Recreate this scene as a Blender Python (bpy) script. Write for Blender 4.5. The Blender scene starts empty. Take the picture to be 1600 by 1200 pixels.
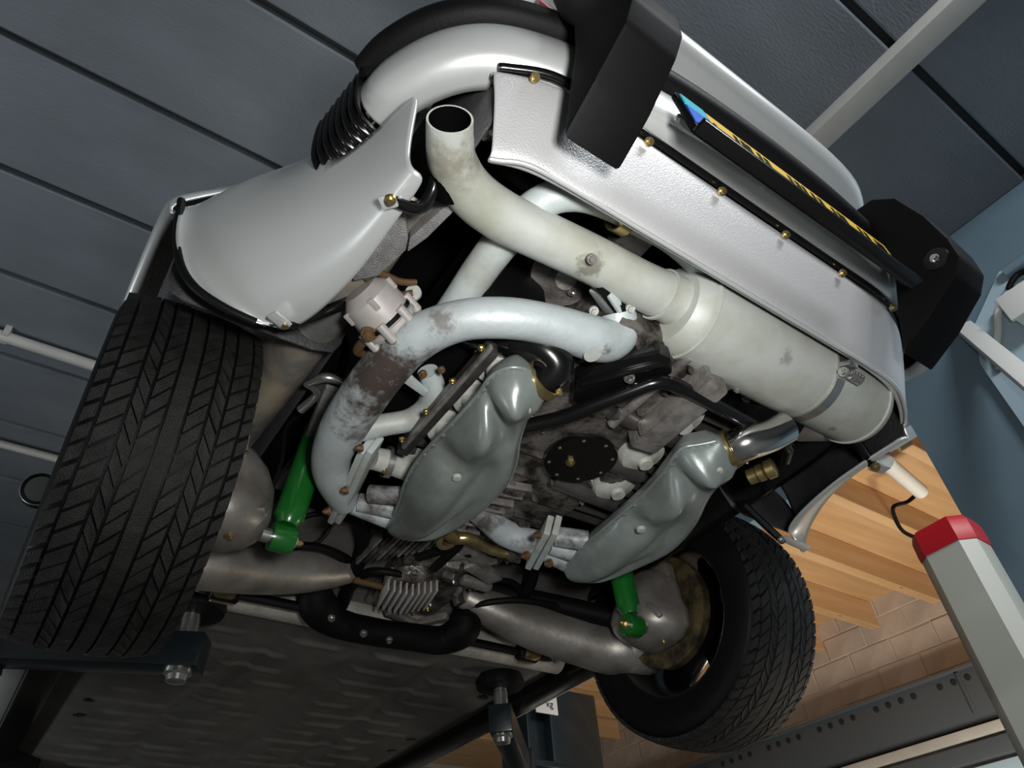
import bpy, bmesh, math, random
from mathutils import Vector, Matrix, noise
random.seed(7)
sc = bpy.context.scene
COL = sc.collection
# ------------------------------------------------------------------ camera
# car frame: X = car's right, Y = car's front, Z up, origin on the rear axle.
CAM = Vector((-0.81, -1.236, -0.788)); FPX = 1106.56
def _basis():
    a = Vector((2776-800, 1420-600, FPX)).normalized()
    b = Vector((-272-800, 1690-600, FPX)); b = (b-a*a.dot(b)).normalized()
    return a, b, a.cross(b)
DX, DY, DZ = _basis()              # world axes in camera space (x right, y down, z forward)
RIGHT = Vector((DX.x, DY.x, DZ.x)); DOWN = Vector((DX.y, DY.y, DZ.y)); FWD = Vector((DX.z, DY.z, DZ.z))
cam = bpy.data.objects.new('camera', bpy.data.cameras.new('camera')); COL.objects.link(cam)
m = Matrix((RIGHT, -DOWN, -FWD)).transposed().to_4x4(); m.translation = CAM
cam.matrix_world = m
cam.data.sensor_width = 36; cam.data.lens = FPX/1600*36; cam.data.clip_start = .02; cam.data.clip_end = 60
sc.camera = cam
# ------------------------------------------------------------------ world, lights, exposure
w = bpy.data.worlds.new('world'); sc.world = w; w.use_nodes = True
w.node_tree.nodes['Background'].inputs[0].default_value = (.75, .87, 1, 1)
w.node_tree.nodes['Background'].inputs[1].default_value = .012
def area(name, loc, target, size, power, col=(1, 1, 1), sy=None):
    d = bpy.data.lights.new(name, 'AREA'); d.energy = power; d.color = col; d.size = size
    if name == 'flash_light': d.spread = 2.0
    if sy: d.shape = 'RECTANGLE'; d.size_y = sy
    o = bpy.data.objects.new(name, d); COL.objects.link(o); o.location = loc
    o.rotation_euler = (Vector(target)-Vector(loc)).to_track_quat('-Z', 'Y').to_euler()
    return o
def U0(px, py): return CAM+(RIGHT*(px-800)+DOWN*(py-600)+FWD*FPX).normalized()*2
area('flash_light', CAM+RIGHT*.20-DOWN*.13-FWD*.02, U0(880, 430), .14, 8.6, (1, .99, .965))
area('room_light_rear', (.6, -3.2, 1.9), (.2, -1.0, .3), 1.2, 80, (.93, .97, 1), .25)
area('room_light_left', (-2.6, 1.2, -.9), (-1.4, 1.5, 2.), 1.2, 30, (.9, .96, 1), .25)
area('annex_light', (3.1, -.1, -1.2), (3.5, 1.4, 1.4), .9, 60, (1, .90, .76), .3)
sc.view_settings.view_transform = 'Standard'; sc.view_settings.look = 'None'
sc.view_settings.exposure = 0; sc.view_settings.gamma = 1; sc.view_settings.use_curve_mapping = False
# ------------------------------------------------------------------ helpers
def ray(px, py):
    d = RIGHT*(px-800)+DOWN*(py-600)+FWD*FPX
    return d.normalized()
def U(px, py, x=None, y=None, z=None):      # sight line meets a car-frame plane
    d = ray(px, py)
    if x is not None: t = (x-CAM.x)/d.x
    elif y is not None: t = (y-CAM.y)/d.y
    else: t = (z-CAM.z)/d.z
    return CAM+d*t
def mpx(p, r): return (Vector(p)-CAM).dot(FWD)*r/FPX
def mat(name, col, rough=.5, metal=0., var=.0, vscale=8., bump=0., bscale=120., col2=None, coat=0., thr=None, stretch=None, spec=.5, detail=4):
    mt = bpy.data.materials.new(name); mt.use_nodes = True; nt = mt.node_tree
    b = nt.nodes['Principled BSDF']; b.inputs['Roughness'].default_value = rough; b.inputs['Metallic'].default_value = metal
    b.inputs['Coat Weight'].default_value = coat; b.inputs['Coat Roughness'].default_value = .08
    b.inputs['Specular IOR Level'].default_value = spec
    tc = nt.nodes.new('ShaderNodeTexCoord'); mp = nt.nodes.new('ShaderNodeMapping')
    nt.links.new(tc.outputs['Object'], mp.inputs['Vector'])
    if stretch: mp.inputs['Scale'].default_value = stretch
    c = (*col, 1)
    if var or col2:
        n = nt.nodes.new('ShaderNodeTexNoise'); n.inputs['Scale'].default_value = vscale; n.inputs['Detail'].default_value = detail
        n.inputs['Roughness'].default_value = .62
        nt.links.new(mp.outputs[0], n.inputs['Vector'])
        r = nt.nodes.new('ShaderNodeValToRGB'); nt.links.new(n.outputs['Fac'], r.inputs['Fac'])
        lo, hi = thr or (.35, .65)
        r.color_ramp.elements[0].position = lo; r.color_ramp.elements[1].position = hi
        r.color_ramp.elements[0].color = (*(col2 or [v*(1-var) for v in col]), 1)
        r.color_ramp.elements[1].color = c if col2 else (*[min(1, v*(1+var)) for v in col], 1)
        nt.links.new(r.outputs[0], b.inputs['Base Color'])
    else: b.inputs['Base Color'].default_value = c
    if bump:
        n2 = nt.nodes.new('ShaderNodeTexNoise'); n2.inputs['Scale'].default_value = bscale; n2.inputs['Detail'].default_value = 3
        nt.links.new(mp.outputs[0], n2.inputs['Vector'])
        bp = nt.nodes.new('ShaderNodeBump'); bp.inputs['Strength'].default_value = bump; bp.inputs['Distance'].default_value = .004
        nt.links.new(n2.outputs['Fac'], bp.inputs['Height']); nt.links.new(bp.outputs[0], b.inputs['Normal'])
    return mt
M = dict(
 paint=mat('silver_paint', (.66, .68, .67), .33, .5, coat=.5),
 paint_tex=mat('stone_guard_silver', (.56, .56, .57), .40, .4, bump=.3, bscale=420, coat=.15),
 under=mat('dark_undercoat', (.035, .035, .037), .6, bump=.5, bscale=160, var=.2),
 under_grey=mat('grey_undercoat', (.22, .215, .21), .42, .3, bump=.8, bscale=480, var=.25, vscale=20),
 tube_grey=mat('lit_undercoat', (.30, .29, .26), .5, var=.25, vscale=14, bump=.4, bscale=120),  # lighter grey puts the highlight along the torsion tube into its colour
 tan=mat('weathered_underbody', (.30, .25, .19), .5, .25, col2=(.12, .125, .12), vscale=7, thr=(.4, .6), bump=.2, bscale=60),
 floorpan=mat('floor_pan_undercoat', (.08, .0775, .072), .42, var=.2, vscale=9, bump=.25, bscale=140),
 black=mat('gloss_black', (.004, .004, .004), .22),
 satin=mat('satin_black', (.003, .003, .0033), .6, bump=.05, bscale=500, spec=.10),
 rubber=mat('rubber', (.004, .004, .0045), .55, bump=.1, bscale=200, spec=.14),
 tyre=mat('tyre_rubber', (.014, .0135, .013), .6, bump=.5, bscale=420, var=.4, vscale=30, spec=.3),
 bore_black=mat('tailpipe_bore_black', (.003, .003, .003), .9, spec=0.),  # near-black for the inside of the tailpipe mouth
 grime=mat('tyre_groove', (.008, .008, .008), .8),
 pipe=mat('coated_exhaust', (.44, .49, .485), .55, .1, col2=(.36, .37, .33), vscale=9, thr=(.38, .56), bump=.15, bscale=90),
 pipe_header=mat('header_coating', (.43, .48, .49), .5, .15, col2=(.36, .40, .40), vscale=9, thr=(.38, .56), bump=.2, bscale=80),
 pipe_dirty=mat('stained_exhaust', (.40, .44, .45), .5, .15, col2=(.09, .078, .07), vscale=9, thr=(.40, .54), bump=.3, bscale=80, detail=8),
 muffler=mat('muffler_coating', (.46, .48, .45), .5, .15, col2=(.36, .365, .30), vscale=6, thr=(.35, .55), bump=.12, bscale=60, detail=6),
 he=mat('heat_exchanger_paint', (.25, .285, .275), .34, .35, col2=(.17, .185, .17), vscale=7, thr=(.35, .6), bump=.08, bscale=60),
 alloy=mat('cast_aluminium', (.30, .275, .25), .40, .75, col2=(.05, .042, .036), vscale=22, thr=(.38, .60), bump=.6, bscale=110),
 alloy_pale=mat('pale_cast_aluminium', (.40, .375, .355), .38, .65, col2=(.18, .16, .145), vscale=18, thr=(.34, .56), bump=.35, bscale=130),
 arm=mat('trailing_arm_aluminium', (.33, .31, .285), .42, .6, col2=(.20, .18, .16), vscale=9, thr=(.35, .62), bump=.12, bscale=70),
 canister=mat('smooth_cast_aluminium', (.42, .39, .375), .42, .3, var=.08, vscale=14, bump=.05, bscale=200),
 cap=mat('pale_sealing_cap', (.42, .43, .39), .55, .1, var=.15, vscale=30, bump=.2),
 steel=mat('brushed_steel', (.5, .5, .49), .28, .9),
 chrome=mat('bright_steel', (.75, .75, .74), .16, 1.),
 dark_steel=mat('dark_steel', (.14, .13, .125), .4, .8, var=.3, vscale=20),
 gold=mat('zinc_plated_yellow', (.46, .36, .17), .3, .9, var=.25, vscale=40),
 brown=mat('copper_brown_line', (.19, .115, .06), .4, .6),
 rust=mat('brake_shield_zinc', (.15, .11, .05), .5, .6, col2=(.04, .03, .02), vscale=22, thr=(.4, .6)),
 green=mat('green_paint', (.008, .115, .014), .28, coat=.5),
 slab=mat('grey_painted_concrete', (.155, .176, .20), .62, bump=.45, bscale=100, var=.12, vscale=2.5, stretch=(.45, 1, 1)),
 groove=mat('dark_groove', (.012, .016, .018), .8),
 blue=mat('blue_painted_wall', (.17, .25, .31), .5, bump=.12, bscale=18, var=.06, vscale=2),
 blue_pale=mat('pale_blue_lit_wall_and_board', (.42, .55, .63), .5, bump=.1, bscale=18, var=.05, vscale=3),  # wall face: paler for the light it catches; board: its own pale blue
 white=mat('white_plastic', (.80, .80, .76), .4),
 offwhite=mat('white_painted_trim', (.48, .47, .44), .55, var=.08, vscale=4),
 brick=mat('sand_lime_brick', (.56, .475, .41), .8, var=.1, vscale=6, bump=.3, bscale=60),
 mortar=mat('mortar', (.55, .46, .375), .9, bump=.3, bscale=80),
 wood=mat('pine', (.60, .39, .205), .5, col2=(.52, .315, .15), vscale=2.2, thr=(.4, .62), stretch=(.4, 6, 6), bump=.06, bscale=30),
 knot=mat('pine_knot', (.20, .085, .03), .6),
 beam=mat('grey_painted_beam', (.085, .098, .112), .45, bump=.1, bscale=30),
 lift=mat('lift_dark_teal_paint', (.006, .012, .015), .35, coat=.2),
 post_grey=mat('pale_grey_post_paint', (.62, .62, .55), .38),
 red=mat('red_plastic_cap', (.62, .012, .022), .38),
 yellow=mat('plate_yellow', (.72, .47, .03), .35), plate_blue=mat('plate_blue', (.02, .10, .55), .35), cyan=mat('plate_cyan', (.03, .42, .52), .35),
 red_lens=mat('red_lens', (.16, .006, .006), .15), glass=mat('clear_lens', (.5, .5, .48), .12, spec=.6), label=mat('sticker_white', (.55, .55, .53), .5),
 floor=mat('concrete_floor', (.20, .20, .19), .5, var=.1, vscale=2), wall_pale=mat('pale_wall', (.42, .42, .40), .7))

def stain(mt, c, r, col, scale=18., amt=1., st=(1, 1, 1)):
    nt = mt.node_tree; b = nt.nodes['Principled BSDF']; src = b.inputs['Base Color'].links[0].from_socket
    N = nt.nodes.new; tc = N('ShaderNodeTexCoord')
    sub_ = N('ShaderNodeVectorMath'); sub_.operation = 'SUBTRACT'; sub_.inputs[1].default_value = c
    nt.links.new(tc.outputs['Object'], sub_.inputs[0])
    mul = N('ShaderNodeVectorMath'); mul.operation = 'MULTIPLY'; mul.inputs[1].default_value = st; nt.links.new(sub_.outputs[0], mul.inputs[0])
    ln = N('ShaderNodeVectorMath'); ln.operation = 'LENGTH'; nt.links.new(mul.outputs[0], ln.inputs[0])
    mr_ = N('ShaderNodeMapRange'); mr_.inputs['From Min'].default_value = 0; mr_.inputs['From Max'].default_value = r
    mr_.inputs['To Min'].default_value = .62; mr_.inputs['To Max'].default_value = 0; nt.links.new(ln.outputs['Value'], mr_.inputs['Value'])
    n = N('ShaderNodeTexNoise'); n.inputs['Scale'].default_value = scale; n.inputs['Detail'].default_value = 8; n.inputs['Roughness'].default_value = .7
    nt.links.new(tc.outputs['Object'], n.inputs['Vector'])
    ad = N('ShaderNodeMath'); nt.links.new(mr_.outputs[0], ad.inputs[0]); nt.links.new(n.outputs['Fac'], ad.inputs[1])
    rp = N('ShaderNodeMapRange'); rp.inputs['From Min'].default_value = .78; rp.inputs['From Max'].default_value = .98; rp.inputs['To Max'].default_value = amt
    nt.links.new(ad.outputs[0], rp.inputs['Value'])
    mx = N('ShaderNodeMix'); mx.data_type = 'RGBA'; nt.links.new(rp.outputs[0], mx.inputs[0]); nt.links.new(src, mx.inputs[6]); mx.inputs[7].default_value = (*col, 1)
    nt.links.new(mx.outputs[2], b.inputs['Base Color'])
def link(name, me, mt, parent=None, smooth=False, label=None, auto=None):
    o = bpy.data.objects.new(name, me); COL.objects.link(o)
    if mt is not None and not me.materials: me.materials.append(M[mt] if isinstance(mt, str) else mt)
    if parent is not None: o.parent = parent
    if label: o['label'] = label
    if smooth:
        for p in me.polygons: p.use_smooth = True
    if auto:
        for p in me.polygons: p.use_smooth = True
        try: me.set_sharp_from_angle(angle=math.radians(auto))
        except Exception: pass
    return o
def pyd(verts, faces):
    me = bpy.data.meshes.new('m'); me.from_pydata([tuple(v) for v in verts], [], faces); me.update(); return me
def from_bm(bm):
    bmesh.ops.recalc_face_normals(bm, faces=bm.faces)
    me = bpy.data.meshes.new('m'); bm.to_mesh(me); bm.free(); return me
def part(name, me, mt, parent, smooth=False, label=None, auto=None): return link(name, me, mt, parent, smooth, label, auto)
def root(name, label, cat, loc=(0, 0, 0), group=None):
    o = bpy.data.objects.new(name, None); COL.objects.link(o); o.location = loc; o.empty_display_size = .1
    o['label'] = label; o['category'] = cat
    if group: o['group'] = group
    return o
def tag(o, label, cat, group=None):
    o['label'] = label; o['category'] = cat
    if group: o['group'] = group
    return o
def struct(o, label=None):
    o['kind'] = 'structure'
    if label: o['label'] = label
    return o
def frame(d, up=None):
    z = Vector(d).normalized(); u = Vector(up) if up is not None else (Vector((0, 0, 1)) if abs(z.z) < .9 else Vector((1, 0, 0)))
    x = u.cross(z).normalized(); return x, z.cross(x), z
def box_bm(size, bev=0., seg=2, mx=None, bm=None):
    own = bm is None
    if own: bm = bmesh.new()
    t = bmesh.new(); bmesh.ops.create_cube(t, size=1); bmesh.ops.scale(t, vec=size, verts=t.verts)
    if bev: bmesh.ops.bevel(t, geom=t.edges[:], offset=bev, segments=seg, affect='EDGES', profile=.6)
    if mx is not None: bmesh.ops.transform(t, matrix=mx, verts=t.verts)
    me = bpy.data.meshes.new('t'); t.to_mesh(me); t.free(); bm.from_mesh(me); bpy.data.meshes.remove(me)
    return bm
def orient(c, d, up=None):
    x, y, z = frame(d, up); mx = Matrix((x, y, z)).transposed().to_4x4(); mx.translation = Vector(c); return mx
def box(name, c, size, mt, parent=None, bev=.004, d=None, up=None, auto=35, label=None):
    mx = orient(c, d, up) if d is not None else Matrix.Translation(Vector(c))
    return link(name, from_bm(box_bm(size, bev, 2, mx)), mt, parent, auto=auto, label=label)
def bar(name, p0, p1, wx, wy, mt, parent=None, bev=.003, up=None, label=None):
    p0, p1 = Vector(p0), Vector(p1)
    return box(name, (p0+p1)/2, (wx, wy, (p1-p0).length), mt, parent, bev, p1-p0, up, label=label)
def catmull(P, n=8):
    P = [tuple(p) for p in P]; out = []; k = len(P[0])
    for i in range(len(P)-1):
        a, b, c, d = P[max(i-1, 0)], P[i], P[i+1], P[min(i+2, len(P)-1)]
        for j in range(n):
            t = j/n
            out.append(tuple(.5*((2*b[q])+(-a[q]+c[q])*t+(2*a[q]-5*b[q]+4*c[q]-d[q])*t*t+(-a[q]+3*b[q]-3*c[q]+d[q])*t**3) for q in range(k)))
    out.append(P[-1]); return out
def tube_me(pr, seg=18, n=8, caps=True, hollow=0, flat=1., smoothpath=True, rnd=0):
    """pr: list of (x,y,z,r)"""
    S = catmull(pr, n) if smoothpath and len(pr) > 2 else [tuple(p) for p in pr]
    pts = [Vector(s[:3]) for s in S]; rs = [s[3] for s in S]
    if rnd:                                   # rounded ends
        def dome(p, q, r):
            d = (p-q).normalized(); return [(p+d*r*.55*math.sin(a), r*math.cos(a)) for a in (.5, 1., 1.35)]
        h = dome(pts[0], pts[1], rs[0]); t = dome(pts[-1], pts[-2], rs[-1])
        pts = [a for a, _ in reversed(h)]+pts+[a for a, _ in t]; rs = [b for _, b in reversed(h)]+rs+[b for _, b in t]
    vs = []; fs = []; t0 = (pts[1]-pts[0]).normalized(); x, y, _ = frame(t0)
    for i, p in enumerate(pts):
        t = (pts[min(i+1, len(pts)-1)]-pts[max(i-1, 0)]).normalized()
        x = (x-t*x.dot(t)).normalized(); y = t.cross(x)
        for j in range(seg):
            a = 2*math.pi*j/seg; vs.append(p+(x*math.cos(a)+y*math.sin(a)*flat)*rs[i])
    L = len(pts)
    for i in range(L-1):
        for j in range(seg):
            k = (j+1) % seg; fs.append((i*seg+j, i*seg+k, (i+1)*seg+k, (i+1)*seg+j))
    if hollow:                                # open mouth at the first end
        b = len(vs); t = (pts[0]-pts[1]).normalized()
        for dep, f in ((0, 1-hollow), (.12, 1-hollow)):
            for j in range(seg):
                v = vs[j]; vs.append(pts[0]+(v-pts[0])*f-t*dep)
        for j in range(seg):
            k = (j+1) % seg
            fs.append((k, j, b+j, b+k)); fs.append((b+k, b+j, b+seg+j, b+seg+k))
        fs.append(tuple(b+seg+j for j in range(seg)))
    elif caps: fs.append(tuple(reversed(range(seg))))
    if caps: fs.append(tuple((L-1)*seg+j for j in range(seg)))
    return pyd(vs, fs)
def PT(q):                                    # (px,py,'z',val,rpx) -> (x,y,z,r)
    p = U(q[0], q[1], **{q[2]: q[3]}); return (*p, mpx(p, q[4]))
def ptube(name, qs, mt, parent, seg=18, n=8, label=None, **k):
    return link(name, tube_me([PT(q) for q in qs], seg, n, **k), mt, parent, auto=50, label=label)
def wtube(name, pts, r, mt, parent, seg=14, n=6, label=None, **k):
    pr = [(*p[:3], p[3] if len(p) > 3 else r) for p in pts]
    return link(name, tube_me(pr, seg, n, **k), mt, parent, auto=50, label=label)
def lathe_me(prof, seg=32, closed=False):      # prof: (r,h) around +Z
    vs = []; fs = []; n = len(prof)
    for r, h in prof:
        for j in range(seg):
            a = 2*math.pi*j/seg; vs.append((r*math.cos(a), r*math.sin(a), h))
    for i in range(n if closed else n-1):
        q = (i+1) % n
        for j in range(seg):
            k = (j+1) % seg; fs.append((i*seg+j, i*seg+k, q*seg+k, q*seg+j))
    if not closed:
        if prof[0][0] > 1e-5: fs.append(tuple(reversed(range(seg))))
        if prof[-1][0] > 1e-5: fs.append(tuple((n-1)*seg+j for j in range(seg)))
    me = pyd(vs, fs)
    bm = bmesh.new(); bm.from_mesh(me); bmesh.ops.remove_doubles(bm, verts=bm.verts, dist=1e-6); me2 = from_bm(bm); return me2
def lathe(name, prof, c, d, mt, parent=None, seg=32, auto=35, label=None, closed=False):
    me = lathe_me(prof, seg, closed); me.transform(orient(c, d)); return link(name, me, mt, parent, auto=auto, label=label)
def prism(name, poly, ext, mt, parent=None, bev=0., auto=35, label=None):
    """poly: 3-D points of a flat outline, ext: vector of thickness"""
    bm = bmesh.new(); f = bm.faces.new([bm.verts.new(p) for p in poly])
    r = bmesh.ops.extrude_face_region(bm, geom=[f]); bmesh.ops.translate(bm, vec=ext, verts=[v for v in r['geom'] if isinstance(v, bmesh.types.BMVert)])
    if bev: bmesh.ops.bevel(bm, geom=bm.edges[:], offset=bev, segments=2, affect='EDGES', profile=.6)
    return link(name, from_bm(bm), mt, parent, auto=auto, label=label)
def sheet(name, grid, mt, parent=None, sub=2, thick=.0, skip=None, mt2=None, label=None, off=-1, flip=False):
    R, C_ = len(grid), len(grid[0]); vs = [p for row in grid for p in row]
    fs = [(i*C_+j, i*C_+j+1, (i+1)*C_+j+1, (i+1)*C_+j) for i in range(R-1) for j in range(C_-1) if not (skip and skip(i, j))]
    if flip: fs = [tuple(reversed(f)) for f in fs]
    me = pyd(vs, fs); bm = bmesh.new(); bm.from_mesh(me)
    bmesh.ops.delete(bm, geom=[v for v in bm.verts if not v.link_faces], context='VERTS'); bm.to_mesh(me); bm.free()
    o = link(name, me, mt, parent, smooth=True, label=label)
    if mt2: me.materials.append(M[mt2])
    if sub: s = o.modifiers.new('s', 'SUBSURF'); s.levels = s.render_levels = sub
    if thick:
        s = o.modifiers.new('t', 'SOLIDIFY'); s.thickness = thick; s.offset = off
        if mt2: s.material_offset = 1
    return o
def mirror(o, parent=None, label=None, name=None):       # a mirrored twin, children too
    me = o.data.copy(); me.transform(Matrix.Diagonal((-1, 1, 1, 1))); me.flip_normals()
    t = bpy.data.objects.new(name or o.name.split('.')[0], me); COL.objects.link(t); t.parent = parent if parent is not None else o.parent
    for md in o.modifiers:
        n = t.modifiers.new(md.name, md.type)
        for a in ('levels', 'render_levels', 'thickness', 'offset', 'material_offset', 'width', 'segments', 'limit_method', 'angle_limit'):
            if hasattr(md, a):
                try: setattr(n, a, getattr(md, a))
                except Exception: pass
    if label: t['label'] = label
    elif 'label' in o: t['label'] = o['label']
    for c in list(o.children):
        k = mirror(c, t); 
        k.matrix_world = Matrix.Diagonal((-1, 1, 1, 1)) @ c.matrix_basis @ Matrix.Diagonal((-1, 1, 1, 1)) if c.matrix_basis != Matrix.Identity(4) else k.matrix_world
    return t
_bolts = {}
def bolt(p, d, r, mt, parent, kind='hex', name='bolt', label=None):
    """hex bolt on a washer (or socket screw), shared mesh; d = direction the head faces"""
    k = (kind, mt)
    if k not in _bolts:
        bm = bmesh.new()
        def cyl(rad, h0, h1, seg):
            a = [bm.verts.new((rad*math.cos(2*math.pi*j/seg), rad*math.sin(2*math.pi*j/seg), h0)) for j in range(seg)]
            b = [bm.verts.new((v.co.x*.94, v.co.y*.94, h1)) for v in a]
            for j in range(seg): bm.faces.new((a[j], a[(j+1) % seg], b[(j+1) % seg], b[j]))
            bm.faces.new(b)
        cyl(1., -.4, .22, 14)
        if kind == 'hex': cyl(.68, .2, .95, 6); cyl(.3, .9, 1.25, 8)
        elif kind == 'disc': cyl(.8, .2, .3, 12)
        else:
            cyl(.66, .2, .75, 10)
        _bolts[k] = from_bm(bm); _bolts[k].materials.append(M[mt])
    o = bpy.data.objects.new(name, _bolts[k]); COL.objects.link(o)
    mx = orient(p, d) @ Matrix.Scale(r, 4); o.matrix_world = mx
    if parent is not None: o.parent = parent; o.matrix_basis = mx
    if label: o['label'] = label
    return o
def pbolt(px, py, ax, v, rpx, d, mt, parent, **k):
    p = U(px, py, **{ax: v}); return bolt(p, d, mpx(p, rpx), mt, parent, **k)
def clamp(name, p, d, r, wdt, mt, parent, label=None, screw=None):   # band clamp
    o = lathe(name, [(r, -wdt/2), (r*1.08, -wdt/2), (r*1.08, wdt/2), (r, wdt/2)], p, d, mt, parent, 28, closed=True, label=label)
    return o
# ================================================================== THE PLACE
ZC = 2.05; XW = 2.44; XB = 4.5; ZF = -2.05
ceil = struct(box('ceiling', (-.53, .8, ZC+.07), (5.94, 12.4, .08), 'groove', bev=0), 'dark grey slab ceiling above the lifted car')
slab_me = from_bm(box_bm((5.94, .583, .055), .010, 2, Matrix.Translation((-.53, 0, ZC+.0275))))
slab_me.materials.append(M['slab'])
for k in range(-8, 12):
    o = bpy.data.objects.new('ceiling_slab', slab_me); COL.objects.link(o); o.parent = ceil; o.location = (0, .613*k+.311, random.uniform(-.003, .003))
struct(box('floor', (.5, .8, ZF-.05), (8.2, 12.4, .1), 'floor', bev=0), 'concrete garage floor')
struct(box('wall_left', (-3.55, .8, 0), (.1, 12.4, 4.3), 'wall_pale', bev=0), 'left garage wall')
struct(box('wall_back', (.5, -5.45, 0), (8.2, .1, 4.3), 'wall_pale', bev=0), 'back garage wall')
struct(box('wall_front', (.5, 7.05, 0), (8.2, .1, 4.3), 'wall_pale', bev=0), 'far garage wall')
# blue wall ends at y=-.2; an annex with a timber ceiling opens beyond it, a header runs on above
wr = struct(box('wall_right', (XW+.06, -2.8, 0), (.12, 5.2, 4.1), 'blue', bev=.003), 'blue painted wall with chipped corner right of the car')
struct(box('trim_1', (XW+.06, 3.4, 1.645), (.12, 7.2, .81), 'blue', bev=.003), 'blue painted header above the annex opening')
# raised wall face beside the chipped corner, coloured paler for the stronger light on it
poly = [Vector((XW, -.605, -2)), Vector((XW, -.605, 1.30)), Vector((XW, -.675, 1.49)), Vector((XW, -.89, 1.665)), Vector((XW, -2.4, 1.665)), Vector((XW, -2.4, -2))]
o = prism('wall_panel', poly, (-.035, 0, 0), 'blue_pale', wr)
o['label'] = 'blue wall face coloured paler for the light on it'
trim = struct(box('trim_2', (1.365, -.9, ZC-.033), (.115, 8.6, .066), 'offwhite', bev=.006), 'pale batten fixed across the ceiling slabs')
# annex: brick wall, steel beam, joists, boards
bw = struct(box('wall_annex', (XB+.16, 2.9, .2), (.26, 7.4, 4.4), 'mortar', bev=0), 'sand-lime brick wall at the end of the annex')
bme = from_bm(box_bm((.02, .334, .157), .006, 2)); bme.materials.append(M['brick'])
for r in range(6):
    for c in range(13):
        o = bpy.data.objects.new('brick', bme); COL.objects.link(o); o.parent = bw
        o.location = (XB+.036+random.uniform(-.004, .003), .15+.343*c+(.17 if r % 2 else 0)+random.uniform(-.004, .004), .72+.165*r+random.uniform(-.003, .003))
        o.rotation_euler = (random.uniform(-.012, .012), 0, 0)
# pine with knots
def pine():
    mt = M['wood']; nt = mt.node_tree; b = nt.nodes['Principled BSDF']; src = b.inputs['Base Color'].links[0].from_socket
    v = nt.nodes.new('ShaderNodeTexVoronoi'); v.inputs['Scale'].default_value = 5.5; v.inputs['Randomness'].default_value = 1
    tc = nt.nodes.new('ShaderNodeTexCoord'); mp = nt.nodes.new('ShaderNodeMapping'); mp.inputs['Scale'].default_value = (.55, 1.6, 1.6)
    nt.links.new(tc.outputs['Object'], mp.inputs[0]); nt.links.new(mp.outputs[0], v.inputs['Vector'])
    r = nt.nodes.new('ShaderNodeValToRGB'); r.color_ramp.elements[0].position = .035; r.color_ramp.elements[1].position = .075
    r.color_ramp.elements[0].color = (.16, .16, .16, 1); r.color_ramp.elements[1].color = (1, 1, 1, 1)
    nt.links.new(v.outputs['Distance'], r.inputs[0])
    mx = nt.nodes.new('ShaderNodeMix'); mx.data_type = 'RGBA'; mx.blend_type = 'MULTIPLY'; mx.inputs[0].default_value = .8
    nt.links.new(src, mx.inputs[6]); nt.links.new(r.outputs[0], mx.inputs[7]); nt.links.new(mx.outputs[2], b.inputs['Base Color'])
pine()
ca = struct(box('ceiling_annex', (3.53, 2.9, 1.47), (2.05, 7.2, .05), 'wood', bev=0), 'pine board ceiling of the annex')
bd = from_bm(box_bm((2.04, .489, .02), .003, 1)); bd.materials.append(M['wood'])
for k in range(14):
    o = bpy.data.objects.new('ceiling_board', bd); COL.objects.link(o); o.parent = ca; o.location = (3.53, .904-.2475-.495*3+.495*k, 1.436)
jm = from_bm(box_bm((1.95, .065, .20), .004, 1)); jm.materials.append(M['wood'])
for k in range(-3, 9):
    o = bpy.data.objects.new('joist', jm); COL.objects.link(o); o.parent = ca; o.location = (3.555, .874+.495*k+.03, 1.325); o['label'] = 'pine ceiling joist'
sb = root('steel_beam', 'dark grey steel beam with a row of holes across the brick wall', 'beam', (XB, 2.3, .58))
def loc_part(o, r): o.location = -Vector(r.location); return o
loc_part(box('web', (XB-.05, 2.5, .585), (.05, 5.6, .325), 'beam', sb, .004), sb)
loc_part(box('flange', (XB-.075, 2.5, .745), (.10, 5.6, .012), 'beam', sb, .002), sb)
hm = lathe_me([(.0, .004), (.017, .004), (.021, .0), (.021, -.01)], 16); hm.transform(orient((0, 0, 0), (-1, 0, 0))); hm.materials.append(M['groove'])
for k in range(5, 36):
    if k % 5 == 4: continue
    o = bpy.data.objects.new('bolt_hole', hm); COL.objects.link(o); o.parent = sb; o.location = (-.077, .098*k-2.05+.06, .105)
loc_part(box('joint_plate', (XB-.08, .95, .6), (.02, .02, .26), 'beam', sb, .002), sb)
tag(box('wall_rail', (XB-.08, 2.5, .375), (.05, 5.6, .06), 'offwhite', bev=.005), 'long white rail just under the dark steel beam', 'rail')
tag(box('wall_duct', (XB-.06, 2.5, .275), (.07, 5.6, .10), 'beam', bev=.005), 'dark duct running below the white rail', 'duct')
tag(box('wall_board', (XB-.03, 2.5, .12), (.03, 5.6, .17), 'blue_pale', bev=.004), 'pale blue board below the dark duct on the brick wall', 'board')
# white pipe and black cable under the joists
p0, p1 = U(1384, 722, z=1.19), U(1438, 768, z=1.19)
tag(wtube('ceiling_pipe', [(*p0, .04), (*p1, .04)], .04, 'white', None, 18), 'short white pipe under the pine joists behind the car corner', 'pipe')
cb = [U(1432, 772, z=1.20), U(1418, 784, z=1.21), U(1396, 792, z=1.215), U(1400, 812, z=1.215), U(1412, 831, z=1.215), U(1435, 842, z=1.215), U(1462, 852, z=1.215)]
tag(wtube('ceiling_cable', [(*p, .011) for p in cb], .011, 'rubber', None, 8), 'black cable bent across the pine joists beside the red cap', 'cable')
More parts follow.
